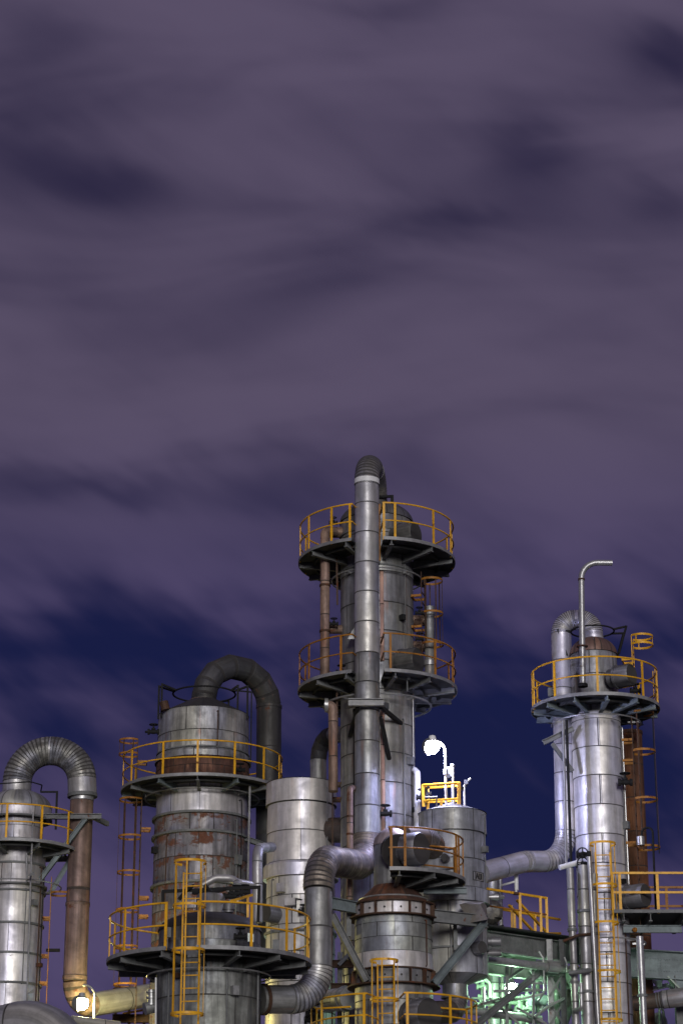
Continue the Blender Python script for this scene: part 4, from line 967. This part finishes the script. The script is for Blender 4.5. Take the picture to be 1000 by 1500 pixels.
MB().bar(s0 + UP * .8, s1 + UP * .8, .05, .05).build('hand_rail', M['yellow'], t)
pipe('short_duct', 'yellow-lit duct low between the laced column and the vertical pipes', [P(812, 1466, 67.5), P(850, 1464, 67.5)], 0, .3, 'yellowduct', 'duct', seg=24)
pipe('stand_pipe', 'pale tall pipe behind the right side of the hung tank', [P(723, 1600, 66), P(721, 1290, 66)], 0, .16, 'duct', seg=18)
pipe('stand_pipe', 'thin lavender pipe right beside the pale tall pipe near the hung tank', [P(738, 1600, 65.8), P(732, 1286, 65.8)], 0, .06, 'duct', seg=14, collars=[(P(733, 1330, 65.8), UP, .08, .06, 'steel')])
t = thing('horizontal_drum', 'small dark round-ended drum behind the right side of the hung tank', 'drum', P(720, 1354, 64.2))
MB().tube([P(700, 1336, 65.5), P(716, 1336, 64.4), P(719, 1336, 64.15), P(721, 1336, 64.0), P(721.5, 1336, 63.98)], [.38, .38, .33, .2, .02], 28, True, [.1, .5, .7, .8, .9]).build('body', M['elbow_dark'], t)
MB().tube([P(711, 1336, 64.75), P(712, 1336, 64.68)], .4, 28).build('flange', M['steel'], t)
pipe('drop_pipe', 'short white drop pipe hanging from an arm right of the hung tank', [P(733, 1297, 63.4), P(755, 1291, 63.4), P(755.5, 1310, 63.4)], .04, .03, 'white', collars=[(P(755.4, 1280, 63.4), UP, .055, .9, 'white'), (P(755.6, 1309, 63.4), UP, .08, .06, 'rustbar')])
pipe('vent_loop', 'little looped vent pipe on the right edge of the hung tank waist', [P(714, 1314, 62), P(724, 1314, 62), P(737, 1314, 62.2)], .1, .05, 'galv', collars=[(P(724, 1314, 62), (1, 0, 0), .09, .2, 'galv')])

# riveted portal girder at the lower right
def portal():
    T = thing('portal_girder', 'riveted green-grey portal girder with angled haunch at the lower right edge', 'girder', P(1005, 1600, 65.2))
    a, b = P(922, 1411, 65), P(1040, 1418, 65); rv = MB().ibeam(a, b, .3, .78, .03)
    p = P(1010, 1430, 65.02); MB().ibeam(p, Vector((p.x, p.y, .12)), .3, .9, .03, (1, 0, 0)).build('column', M['steel'], T)
    MB().hexa([P(x, y, Y) for Y in (64.95, 65.05) for x, y in ((977, 1431), (998, 1452), (1003, 1432), (1003, 1428))]).build('haunch', M['steel_blue'], T)
    MB().bar(P(976, 1431, 65), P(1000, 1455, 65), .28, .04).build('haunch_flange', M['palegreen'], T)
    for x in [928 + 4 * k for k in range(18)]:
        for y in (1402 + (x - 922) * .06, 1421 + (x - 922) * .03): rv.ball(P(x, y, 64.98), .016, 6, 4)
    for x in (963, 966.5, 974, 977.5):
        for k in range(4): rv.ball(P(x, 1407 + 4 * k, 64.98), .016, 6, 4)
    rv.build('girder', M['steel_blue'], T)
    Tr = thing('truss', 'white lattice truss seen beneath the riveted portal girder', 'truss', P(950, 1458, 66.4))
    c0, c1, e0, e1 = P(926, 1432, 66.4), P(985, 1430, 66.4), P(926, 1455, 66.4), P(978, 1443, 66.4)
    for q in ((c0, c1), (e0, e1), (e1, P(992, 1452, 66.4))): MB().ibeam(q[0], q[1], .1, .12).build('chord', M['white'], Tr)
    for x0, y0, x1, y1 in ((930, 1433, 940, 1450), (950, 1432, 944, 1449), (953, 1432, 963, 1446), (970, 1431, 965, 1445), (976, 1432, 990, 1450)): MB().bar(P(x0, y0, 66.4), P(x1, y1, 66.4), .08, .06).build('diagonal', M['white'], Tr)
    for x, y in ((950, 1435), (964, 1441)): MB().box(P(x, y, 66.34), .2, .02, .2).build('gusset', M['white'], Tr)
portal()
q0, q1 = P(928, 1470, 64.6), P(1040, 1455, 64.0)
t = thing('horizontal_duct', 'lavender-lit duct passing under the portal girder at the lower right edge', 'duct', q0)
MB().tube([q0, q0.lerp(q1, .38)], .21, 28, True, [.1, .9]).build('straight_pipe', M['rustduct'], t); MB().tube([q0.lerp(q1, .36), q0.lerp(q1, .385), q0.lerp(q1, .42), q0.lerp(q1, .45), q0.lerp(q1, 1)], [.235, .25, .245, .255, .255], 28, True, [0, 0, .9, 1.0, 1.9]).build('insulated_pipe', M['duct'], t)
for c in (.3, .335): MB().tube([q0.lerp(q1, c), q0.lerp(q1, c + .012)], .23, 28).build('flange', M['steel'], t)
for x, lb in ((940, 'pale green domed vessel at the bottom edge, left of its pair'), (964, 'pale green domed vessel at the bottom edge under the lavender-lit duct, right of its pair')):
    ax = Axis(x, 1500, 67); t = thing('domed_vessel', lb, 'vessel', (ax.X, 67, .12), 'green domed vessels'); r = ax.r(13, 1500)
    dome(t, ax, r, ax.z(1500), .32, M['palegreen'], .05); MB().lathe(ax, [(r, ax.z(1500), 0), (r, .12, 1)], 32).build('shell', M['palegreen'], t)
    pipe('vent_pipe', 'curved thin pipe on the %s green domed vessel' % ('left' if x < 950 else 'right'), [P(x + 2, 1500, 66.2), P(x + 1, 1478, 66.2), P(x + 6, 1478, 66.4), P(x + 10, 1500, 66.5)], [.08, .08], .035, 'palegreen')
t = thing('white_post', 'white steel post with knee brace at the bottom right corner', 'post', P(996, 1600, 65.5))
MB().ibeam(P(995, 1476, 65.5), P(997, 1600, 65.5), .1, .1).build('post', M['white'], t); MB().bar(P(995, 1500, 65.5), P(1006, 1490, 65.5), .07, .07).build('brace', M['white'], t)

# ================================================================== foreground and left background
r = .78
M['corner'] = clad('dull_grey_duct', (.36, .365, .37), .48, .45, 9., .06, .5, run=.15, seed=31, var=.08, seam=.01)
M['corner_e'] = clad('dull_grey_duct_elbow', (.36, .365, .37), .48, .45, 9., .06, .5, run=.15, seed=32, var=.06, seam=.006)
duct('corner_duct', 'huge dark grey duct elbow in the bottom left corner', 'duct', [P(-120, 1552, 56), P(66, 1506, 55), P(120, 1610, 54.8)], [1.0], [14], .76, 'corner', 'corner_e', 0, seam=40.)
t = thing('steel_frame', 'small rust-red steel frame behind the domed tank at the lower left', 'frame', P(195, 1560, 74))  # open steel frame of posts, rails and one beam
for x in (170, 190, 212): MB().bar(P(x, 1446 if x < 200 else 1432, 74), P(x - 2, 1600, 74), .08, .08).build('post', M['rustbar'], t)
MB().bar(P(166, 1449, 74), P(214, 1447, 74), .06, .08).build('rail', M['rustbar'], t); MB().ibeam(P(165, 1492, 73.6), P(230, 1492, 73.6), .2, .25).build('beam', M['rustbar'], t)
MB().bar(P(180, 1485, 73.8), P(230, 1476, 73.8), .06, .06).build('rail', M['yellow'], t)
pipe('pale_pipe', 'pale horizontal pipe below the lamp at the bottom left edge', [P(105, 1494, 66.8), P(175, 1502, 67.5)], 0, .12, 'yellowduct', seg=16)
t = thing('flanged_fitting', 'grey flanged fitting on the left side of the domed tank', 'fitting', P(218, 1485, 57.5))
MB().tube([P(222, 1450, 57.4), P(222, 1472, 57.4)], .09, 16).build('body', M['galv'], t)
for y in (1452, 1460, 1470): MB().tube([P(222, y, 57.4), P(222, y + 2.5, 57.4)], .13, 16).build('flange', M['galv'], t)
MB().tube([P(212, 1478, 57.4), P(228, 1474, 57.5)], .15, 16).build('elbow', M['galv'], t)
tag(MB().tube([P(228.5, 1432, 56.2), P(228, 1600, 56.2)], .022, 8).build('conduit_pipe', M['white'], None, P(228, 1600, 56.2)), 'thin white conduit down the left side of the domed tank', 'pipe')
g3 = 'green-lit pipes behind the lower duct bend'
for x, y, Y, rr, mat, lb in ((393, 1425, 71, .07, 'white', 'pale green-lit pipe left of the small lamp behind the lower bend'), (406, 1430, 71.5, .12, 'white', 'bright thick pipe right of the small lamp behind the lower bend'), (412, 1424, 71, .05, 'white', 'thin bright pipe above the lower duct bend'),
                         (420, 1480, 69, .05, 'palegreen', 'thin green pipe at the bottom edge under the lower bend'), (432, 1480, 70, .09, 'white', 'bright pipe at the bottom edge below the lower bend'), (486, 1440, 68, .12, 'palegreen', 'green pipe between the lower bend and the banded vessel'), (478, 1470, 67, .05, 'galv', 'thin grey pipe beside the banded vessel at the bottom')):
    p = P(x, y, Y); pipe('vertical_pipe', lb, [Vector((p.x, Y, .12)), p], 0, rr, mat, group=g3, seg=14, collars=[(p - UP * .5, UP, rr * 1.3, .06, 'galv')])
ax = Axis(452, 1490, 67.5); t = thing('round_vessel', 'pale green round vessel peeking out below the lower duct bend', 'vessel', (ax.X, 67.5, .12))
rr = ax.r(22, 1490); dome(t, ax, rr, ax.z(1488), .5, M['palegreen'], .05); MB().lathe(ax, [(rr, ax.z(1488), 0), (rr, ax.z(1530), 1), (rr, .12, 3)], 40).build('shell', M['palegreen'], t)
vt = thing('valve_cluster', 'black valve in front of the pale green round vessel', 'valve', P(459, 1496, 65)); valve(vt, P(459, 1486, 65), .16); valve(vt, P(456, 1494, 65), .14)
t = thing('steel_frame', 'dark steel beams between the lower duct bend and the banded vessel', 'frame', P(505, 1600, 63.4))  # open steel frame of posts, beams and a brace
for x in (498, 524): MB().ibeam(P(x, 1395, 63.4), P(x - 2, 1600, 63.4), .14, .14).build('post', M['steel'], t)
for y in (1412, 1446): MB().ibeam(P(484, y, 63.2), P(530, y, 63.2), .16, .2).build('beam', M['rustbar'], t)
MB().bar(P(496, 1414, 63.1), P(524, 1384, 63.1), .12, .1).build('brace', M['steel'], t)
t = thing('back_vessel', 'shadowed ribbed drum between the lower bend and the banded vessel', 'drum', P(495, 1475, 62))
MB().tube([P(482, 1466, 62.5), P(512, 1462, 61.6)], .3, 24, True, [0, 2]).build('body', M['dark'], t); MB().tube([P(505, 1463, 61.85), P(507, 1463, 61.8)], .34, 24).build('flange', M['steel'], t)

# background wall of the process building (partly visible, lit greenish by the small lamp)
t = thing('pipe_bridge', 'dark steel pipe bridge far behind the tanks along the bottom edge', 'bridge', (0, 80, .12))
for x in (-7.2, -1.6, 4.5, 9.5): MB().ibeam((x, 80, .12), (x, 80, 9.0), .2, .25, .02, (1, 0, 0)).build('column', M['steel'], t)
MB().ibeam((-7.3, 79.7, 9.2), (9.6, 79.7, 9.2), .2, .35).build('girder', M['steel'], t)

# ================================================================== small bore lines, boxes and gauges on the vessels
def clutter(name_i, px, py, Y, r_px, specs, boxes=()):
    T = bpy.data.objects[name_i]; ax = Axis(px, py, Y); r = ax.r(r_px, py)
    for a, y0, y1, off, t, mt in specs:
        p, q = ax.pt(r + off, a, ax.zf(y0, r)), ax.pt(r + off, a, ax.zf(y1, r))
        m = MB().tube(flat(fillet([ax.pt(r - .05, a, p.z), p, q, ax.pt(r - .05, a, q.z)], off * .5 + .01, 4)), t, 8)
        m.build('conduit', M[mt], T)
    for a, y, w, h, mt in boxes:
        c = ax.pt(r + .08, a, ax.zf(y, r)); MB().box(c, w, .16, h, rad(a)).build('junction_box', M[mt], T)
clutter('process_tower.001', 298, 1080, 72, 69, [(48, 1196, 1340, .06, .022, 'steel'), (56, 1165, 1300, .06, .016, 'blacksteel'), (-40, 1220, 1330, .05, .018, 'rustbar'), (20, 1040, 1090, .05, .016, 'rustbar')], [(50, 1255, .2, .3, 'steel'), (-62, 1238, .16, .2, 'blacksteel')])
clutter('domed_tank', 306, 1440, 57, 78, [(-42, 1412, 1540, .05, .02, 'steel'), (22, 1404, 1540, .05, .016, 'steel'), (64, 1410, 1540, .06, .026, 'steel'), (70, 1410, 1540, .06, .016, 'blacksteel')], [(30, 1450, .16, .22, 'edge'), (-30, 1428, .14, .12, 'rustbar')])
clutter('process_tower.002', 552, 900, 64, 54, [(40, 1050, 1300, .05, .018, 'steel'), (62, 1000, 1260, .06, .022, 'galv'), (-38, 1040, 1240, .05, .016, 'blacksteel'), (46, 820, 960, .04, .014, 'steel'), (-30, 850, 960, .04, .016, 'rustbar')], [(52, 1110, .16, .22, 'steel'), (38, 902, .12, .16, 'blacksteel'), (66, 1180, .2, .14, 'blacksteel')])
clutter('process_tower.003', 873, 1080, 64, 36.5, [(58, 1060, 1300, .05, .016, 'steel'), (66, 1060, 1330, .06, .022, 'galv'), (-50, 1280, 1500, .06, .022, 'steel'), (44, 1355, 1520, .05, .018, 'rustbar')], [(62, 1205, .14, .2, 'steel'), (40, 1290, .12, .12, 'blacksteel')])
clutter('process_tower', 24, 1250, 70, 44, [(62, 1266, 1500, .05, .02, 'rustbar'), (70, 1266, 1500, .06, .016, 'blacksteel'), (30, 1300, 1440, .04, .014, 'steel')], [(46, 1320, .14, .18, 'steel'), (66, 1410, .14, .12, 'rustbar')])
clutter('reactor_vessel', 576, 1380, 60.4, 57, [(40, 1440, 1530, .05, .02, 'steel'), (52, 1344, 1412, .05, .016, 'rustbar'), (-50, 1344, 1412, .05, .016, 'steel')], [(34, 1456, .14, .18, 'steel')])
clutter('cylindrical_tank', 441, 1200, 66, 51, [(46, 1150, 1256, .05, .014, 'galv'), (-50, 1285, 1400, .05, .018, 'steel')], [(-30, 1300, .2, .26, 'bright3'), (-14, 1322, .3, .22, 'bright3')])
clutter('hung_tank', 662, 1200, 62.2, 49, [(62, 1188, 1300, .05, .016, 'steel'), (50, 1320, 1420, .05, .016, 'galv'), (-8, 1320, 1420, .05, .02, 'galv')], [(58, 1240, .12, .16, 'steel')])
for nm, spots in (('process_tower.001', ((214, 1146, 71.2), (352, 1128, 70.6))), ('process_tower.002', ((640, 806, 64.6), (500, 985, 62.6), (596, 990, 62.4))), ('process_tower.003', ((806, 1014, 63.2), (930, 1012, 63.2))), ('domed_tank', ((246, 1366, 55.6), (352, 1372, 55.3), (404, 1384, 56)))):
    T = bpy.data.objects[nm]
    for k, q in enumerate(spots):
        if k % 2: valve(T, P(*q), .11)
        else:
            m = MB().box(P(*q), .16, .12, .24); m.cyl(P(*q) - UP * .45, P(*q), .018, 6); m.build('junction_box', M['steel'], T)
# dense small pipework round the rack lamp
g4 = 'small pipes and struts round the rack lamp'
for nm, lb, pts, rr, mt in (
    ('branch_pipe', 'thin bent pipe dropping from the deck just left of the laced column', [P(789, 1394, 63.6), P(795, 1404, 63.6), P(797, 1452, 63.7), P(788, 1466, 63.8)], .03, 'galv'),
    ('branch_pipe', 'slim pipe sloping across the laced column near the bottom edge', [P(782, 1490, 63.6), P(800, 1476, 63.8), P(826, 1462, 64.0)], .04, 'galv'),
    ('branch_pipe', 'pale green pipe with a bend under the cone of the hung tank', [P(694, 1438, 64.6), P(708, 1434, 64.8), P(716, 1441, 64.8), P(716, 1470, 64.8)], .06, 'palegreen'),
    ('branch_pipe', 'horizontal green-lit pipe passing low behind the diagonal brace', [P(694, 1472, 64.8), P(740, 1468, 65.6), P(790, 1472, 66.2)], .06, 'palegreen'),
    ('branch_pipe', 'thin dark pipe slanting up to the left of the greenish lamp', [P(690, 1476, 63.4), P(720, 1466, 63.6), P(736, 1462, 63.8)], .03, 'steel'),
    ('branch_pipe', 'short thick green pipe under the deck, above and right of the lamp', [P(758, 1424, 66.2), P(780, 1428, 66.4), P(796, 1431, 66.5)], .12, 'palegreen'),
    ('branch_pipe', 'curved green pipe low at the right of the laced column', [P(826, 1500, 65.5), P(834, 1478, 65.5), P(846, 1474, 65.6)], .1, 'palegreen'),
    ('branch_pipe', 'thin white conduit hooked over the rack pipe below the girder', [P(826, 1402, 63.3), P(830, 1412, 63.3), P(829, 1424, 63.4)], .02, 'white'),
    ('branch_pipe', 'dark pipe bracketed across the front of the two leftmost vertical pipes', [P(832, 1425, 62.2), P(846, 1424, 62.2), P(864, 1422, 62.4)], .06, 'steel'),
    ('branch_pipe', 'short blue-grey pipe behind the laced column at mid height', [P(776, 1466, 64.9), P(786, 1464, 65), P(800, 1466, 65)], .16, 'steel_blue')):
    pipe(nm, lb, pts, .12, rr, mt, group=g4, seg=12, n=4)

# ================================================================== lights and sky
AZ, EL = rad(4), rad(9)
ld = bpy.data.lights.new('sun', 'SUN'); ld.energy = 1.7; ld.angle = rad(16); ld.color = (1, .97, .93)
lo = bpy.data.objects.new('sun', ld); COL.objects.link(lo)
src = Vector((math.sin(AZ) * math.cos(EL), -math.cos(AZ) * math.cos(EL), math.sin(EL)))
lo.rotation_euler = (-src).to_track_quat('-Z', 'Y').to_euler(); lo.location = (0, -20, 40)

W = bpy.data.worlds.new('World'); S.world = W; W.use_nodes = True
class WT(NT):
    def __init__(s): s.t = W.node_tree
N = WT(); bg = N.t.nodes['Background']
tc = N.n('ShaderNodeTexCoord'); dirv = tc.outputs['Generated']
sp3 = N.n('ShaderNodeSeparateXYZ'); N.l(dirv, sp3.inputs[0])
yy = N.math('MAXIMUM', N.math('ABSOLUTE', sp3.outputs[1]), .05)
ta = N.math('DIVIDE', sp3.outputs[0], yy); tb = N.math('DIVIDE', sp3.outputs[2], yy)
zz = N.math('MAXIMUM', sp3.outputs[2], .04)
qx = N.math('DIVIDE', sp3.outputs[0], zz); qy = N.math('DIVIDE', sp3.outputs[1], zz)
cq = N.n('ShaderNodeCombineXYZ'); N.l(qx, cq.inputs[0]); N.l(qy, cq.inputs[1])
ca = N.n('ShaderNodeCombineXYZ'); N.l(ta, ca.inputs[0]); N.l(tb, ca.inputs[1])
su = N.math('ADD', N.math('MULTIPLY', ta, .8), N.math('MULTIPLY', tb, -.6)); sv = N.math('ADD', N.math('MULTIPLY', ta, .6), N.math('MULTIPLY', tb, .8))
cs = N.n('ShaderNodeCombineXYZ'); N.l(su, cs.inputs[0]); N.l(sv, cs.inputs[1])
coarse = N.noise(N.mapping(ca.outputs[0], (5.5, 15, 1), (4.3, 1.4, 0)), 1, 3, .5, .5)
streak = N.noise(N.mapping(cs.outputs[0], (9, 24, 1), (2.2, 1.1, 0)), 1, 3, .5, .3)
fine = N.noise(N.mapping(cs.outputs[0], (22, 90, 1)), 1, 3, .5, .3)
def ab(px, py):
    v = P(px, py, 1.0); v = Vector((v.x, 1, v.z - CZ)); return v.x, v.z
lowness = N.mapr(tb, .27, .36, 1, 0)
sw = N.math('MULTIPLY_ADD', lowness, .95, .18)
dens = N.math('ADD', N.math('MULTIPLY_ADD', coarse, 1.05, -.125), N.math('ADD', N.math('ADD', N.math('MULTIPLY', N.math('SUBTRACT', streak, .5), sw), .475), N.math('MULTIPLY_ADD', N.math('SUBTRACT', fine, .5), N.math('MULTIPLY_ADD', lowness, .2, .05), .1)))
wx = N.math('MULTIPLY_ADD', N.math('SUBTRACT', coarse, .5), .06, ta); wy = N.math('MULTIPLY_ADD', N.math('SUBTRACT', streak, .5), .05, tb)
for px, py, rx, ry, k in ((145, 260, 120, 60, -.3), (20, 225, 120, 60, -.2), (625, 335, 120, 40, -.2), (760, 215, 80, 60, -.22), (190, 700, 120, 40, -.3), (30, 690, 90, 40, -.25), (380, 715, 90, 40, -.22), (985, 85, 70, 60, -.4), (430, 295, 110, 40, -.12), (60, 40, 90, 60, -.15), (970, 300, 70, 50, -.15), (560, 5, 110, 30, -.2),
                          (20, 940, 260, 90, -.28), (760, 980, 380, 110, -.26), (420, 1000, 300, 130, -.2), (150, 1090, 260, 90, -.26), (900, 1180, 300, 120, -.24), (660, 1130, 260, 140, -.24), (980, 980, 150, 120, -.2), (100, 1390, 500, 110, .2), (960, 1410, 300, 90, .2),
                          (500, 520, 480, 150, .16), (500, 90, 420, 130, .1), (830, 720, 260, 120, .14), (300, 860, 260, 60, .12)):
    a0, b0 = ab(px, py); a1, b1 = ab(px + rx, py - ry)
    dx = N.math('DIVIDE', N.math('SUBTRACT', wx, a0), a1 - a0); dy = N.math('DIVIDE', N.math('SUBTRACT', wy, b0), b1 - b0)
    d2 = N.math('ADD', N.math('MULTIPLY', dx, dx), N.math('MULTIPLY', dy, dy))
    dens = N.math('ADD', dens, N.math('MULTIPLY', N.math('POWER', 2.718, N.math('MULTIPLY', d2, -1.2)), k))
f = N.mapr(dens, .5, 1.24)
low = N.mapr(tb, .29, .43)
cloud = N.mix(low, (.078, .060, .142, 1), (.098, .077, .134, 1))
clear = N.mix(low, (.0075, .0100, .054, 1), (.022, .018, .05, 1))
sky = N.mix(f, clear, cloud)
N.l(sky, bg.inputs['Color']); bg.inputs['Strength'].default_value = 1.0
ns = N.n('ShaderNodeTexSky', sky_type='NISHITA'); ns.sun_disc = False; ns.sun_elevation = EL; ns.sun_rotation = PI + AZ
b2 = N.n('ShaderNodeBackground'); N.l(ns.outputs[0], b2.inputs['Color']); b2.inputs['Strength'].default_value = .0006
ad = N.n('ShaderNodeAddShader'); N.l(bg.outputs[0], ad.inputs[0]); N.l(b2.outputs[0], ad.inputs[1])
N.l(ad.outputs[0], N.t.nodes['World Output'].inputs['Surface'])

vs_ = S.view_settings; S.display_settings.display_device = 'sRGB'
vs_.view_transform = 'Standard'; vs_.look = 'None'; vs_.exposure = 0; vs_.gamma = 1; vs_.use_curve_mapping = False
S.render.engine = 'CYCLES'
S.cycles.max_bounces = 6; S.cycles.sample_clamp_indirect = 4
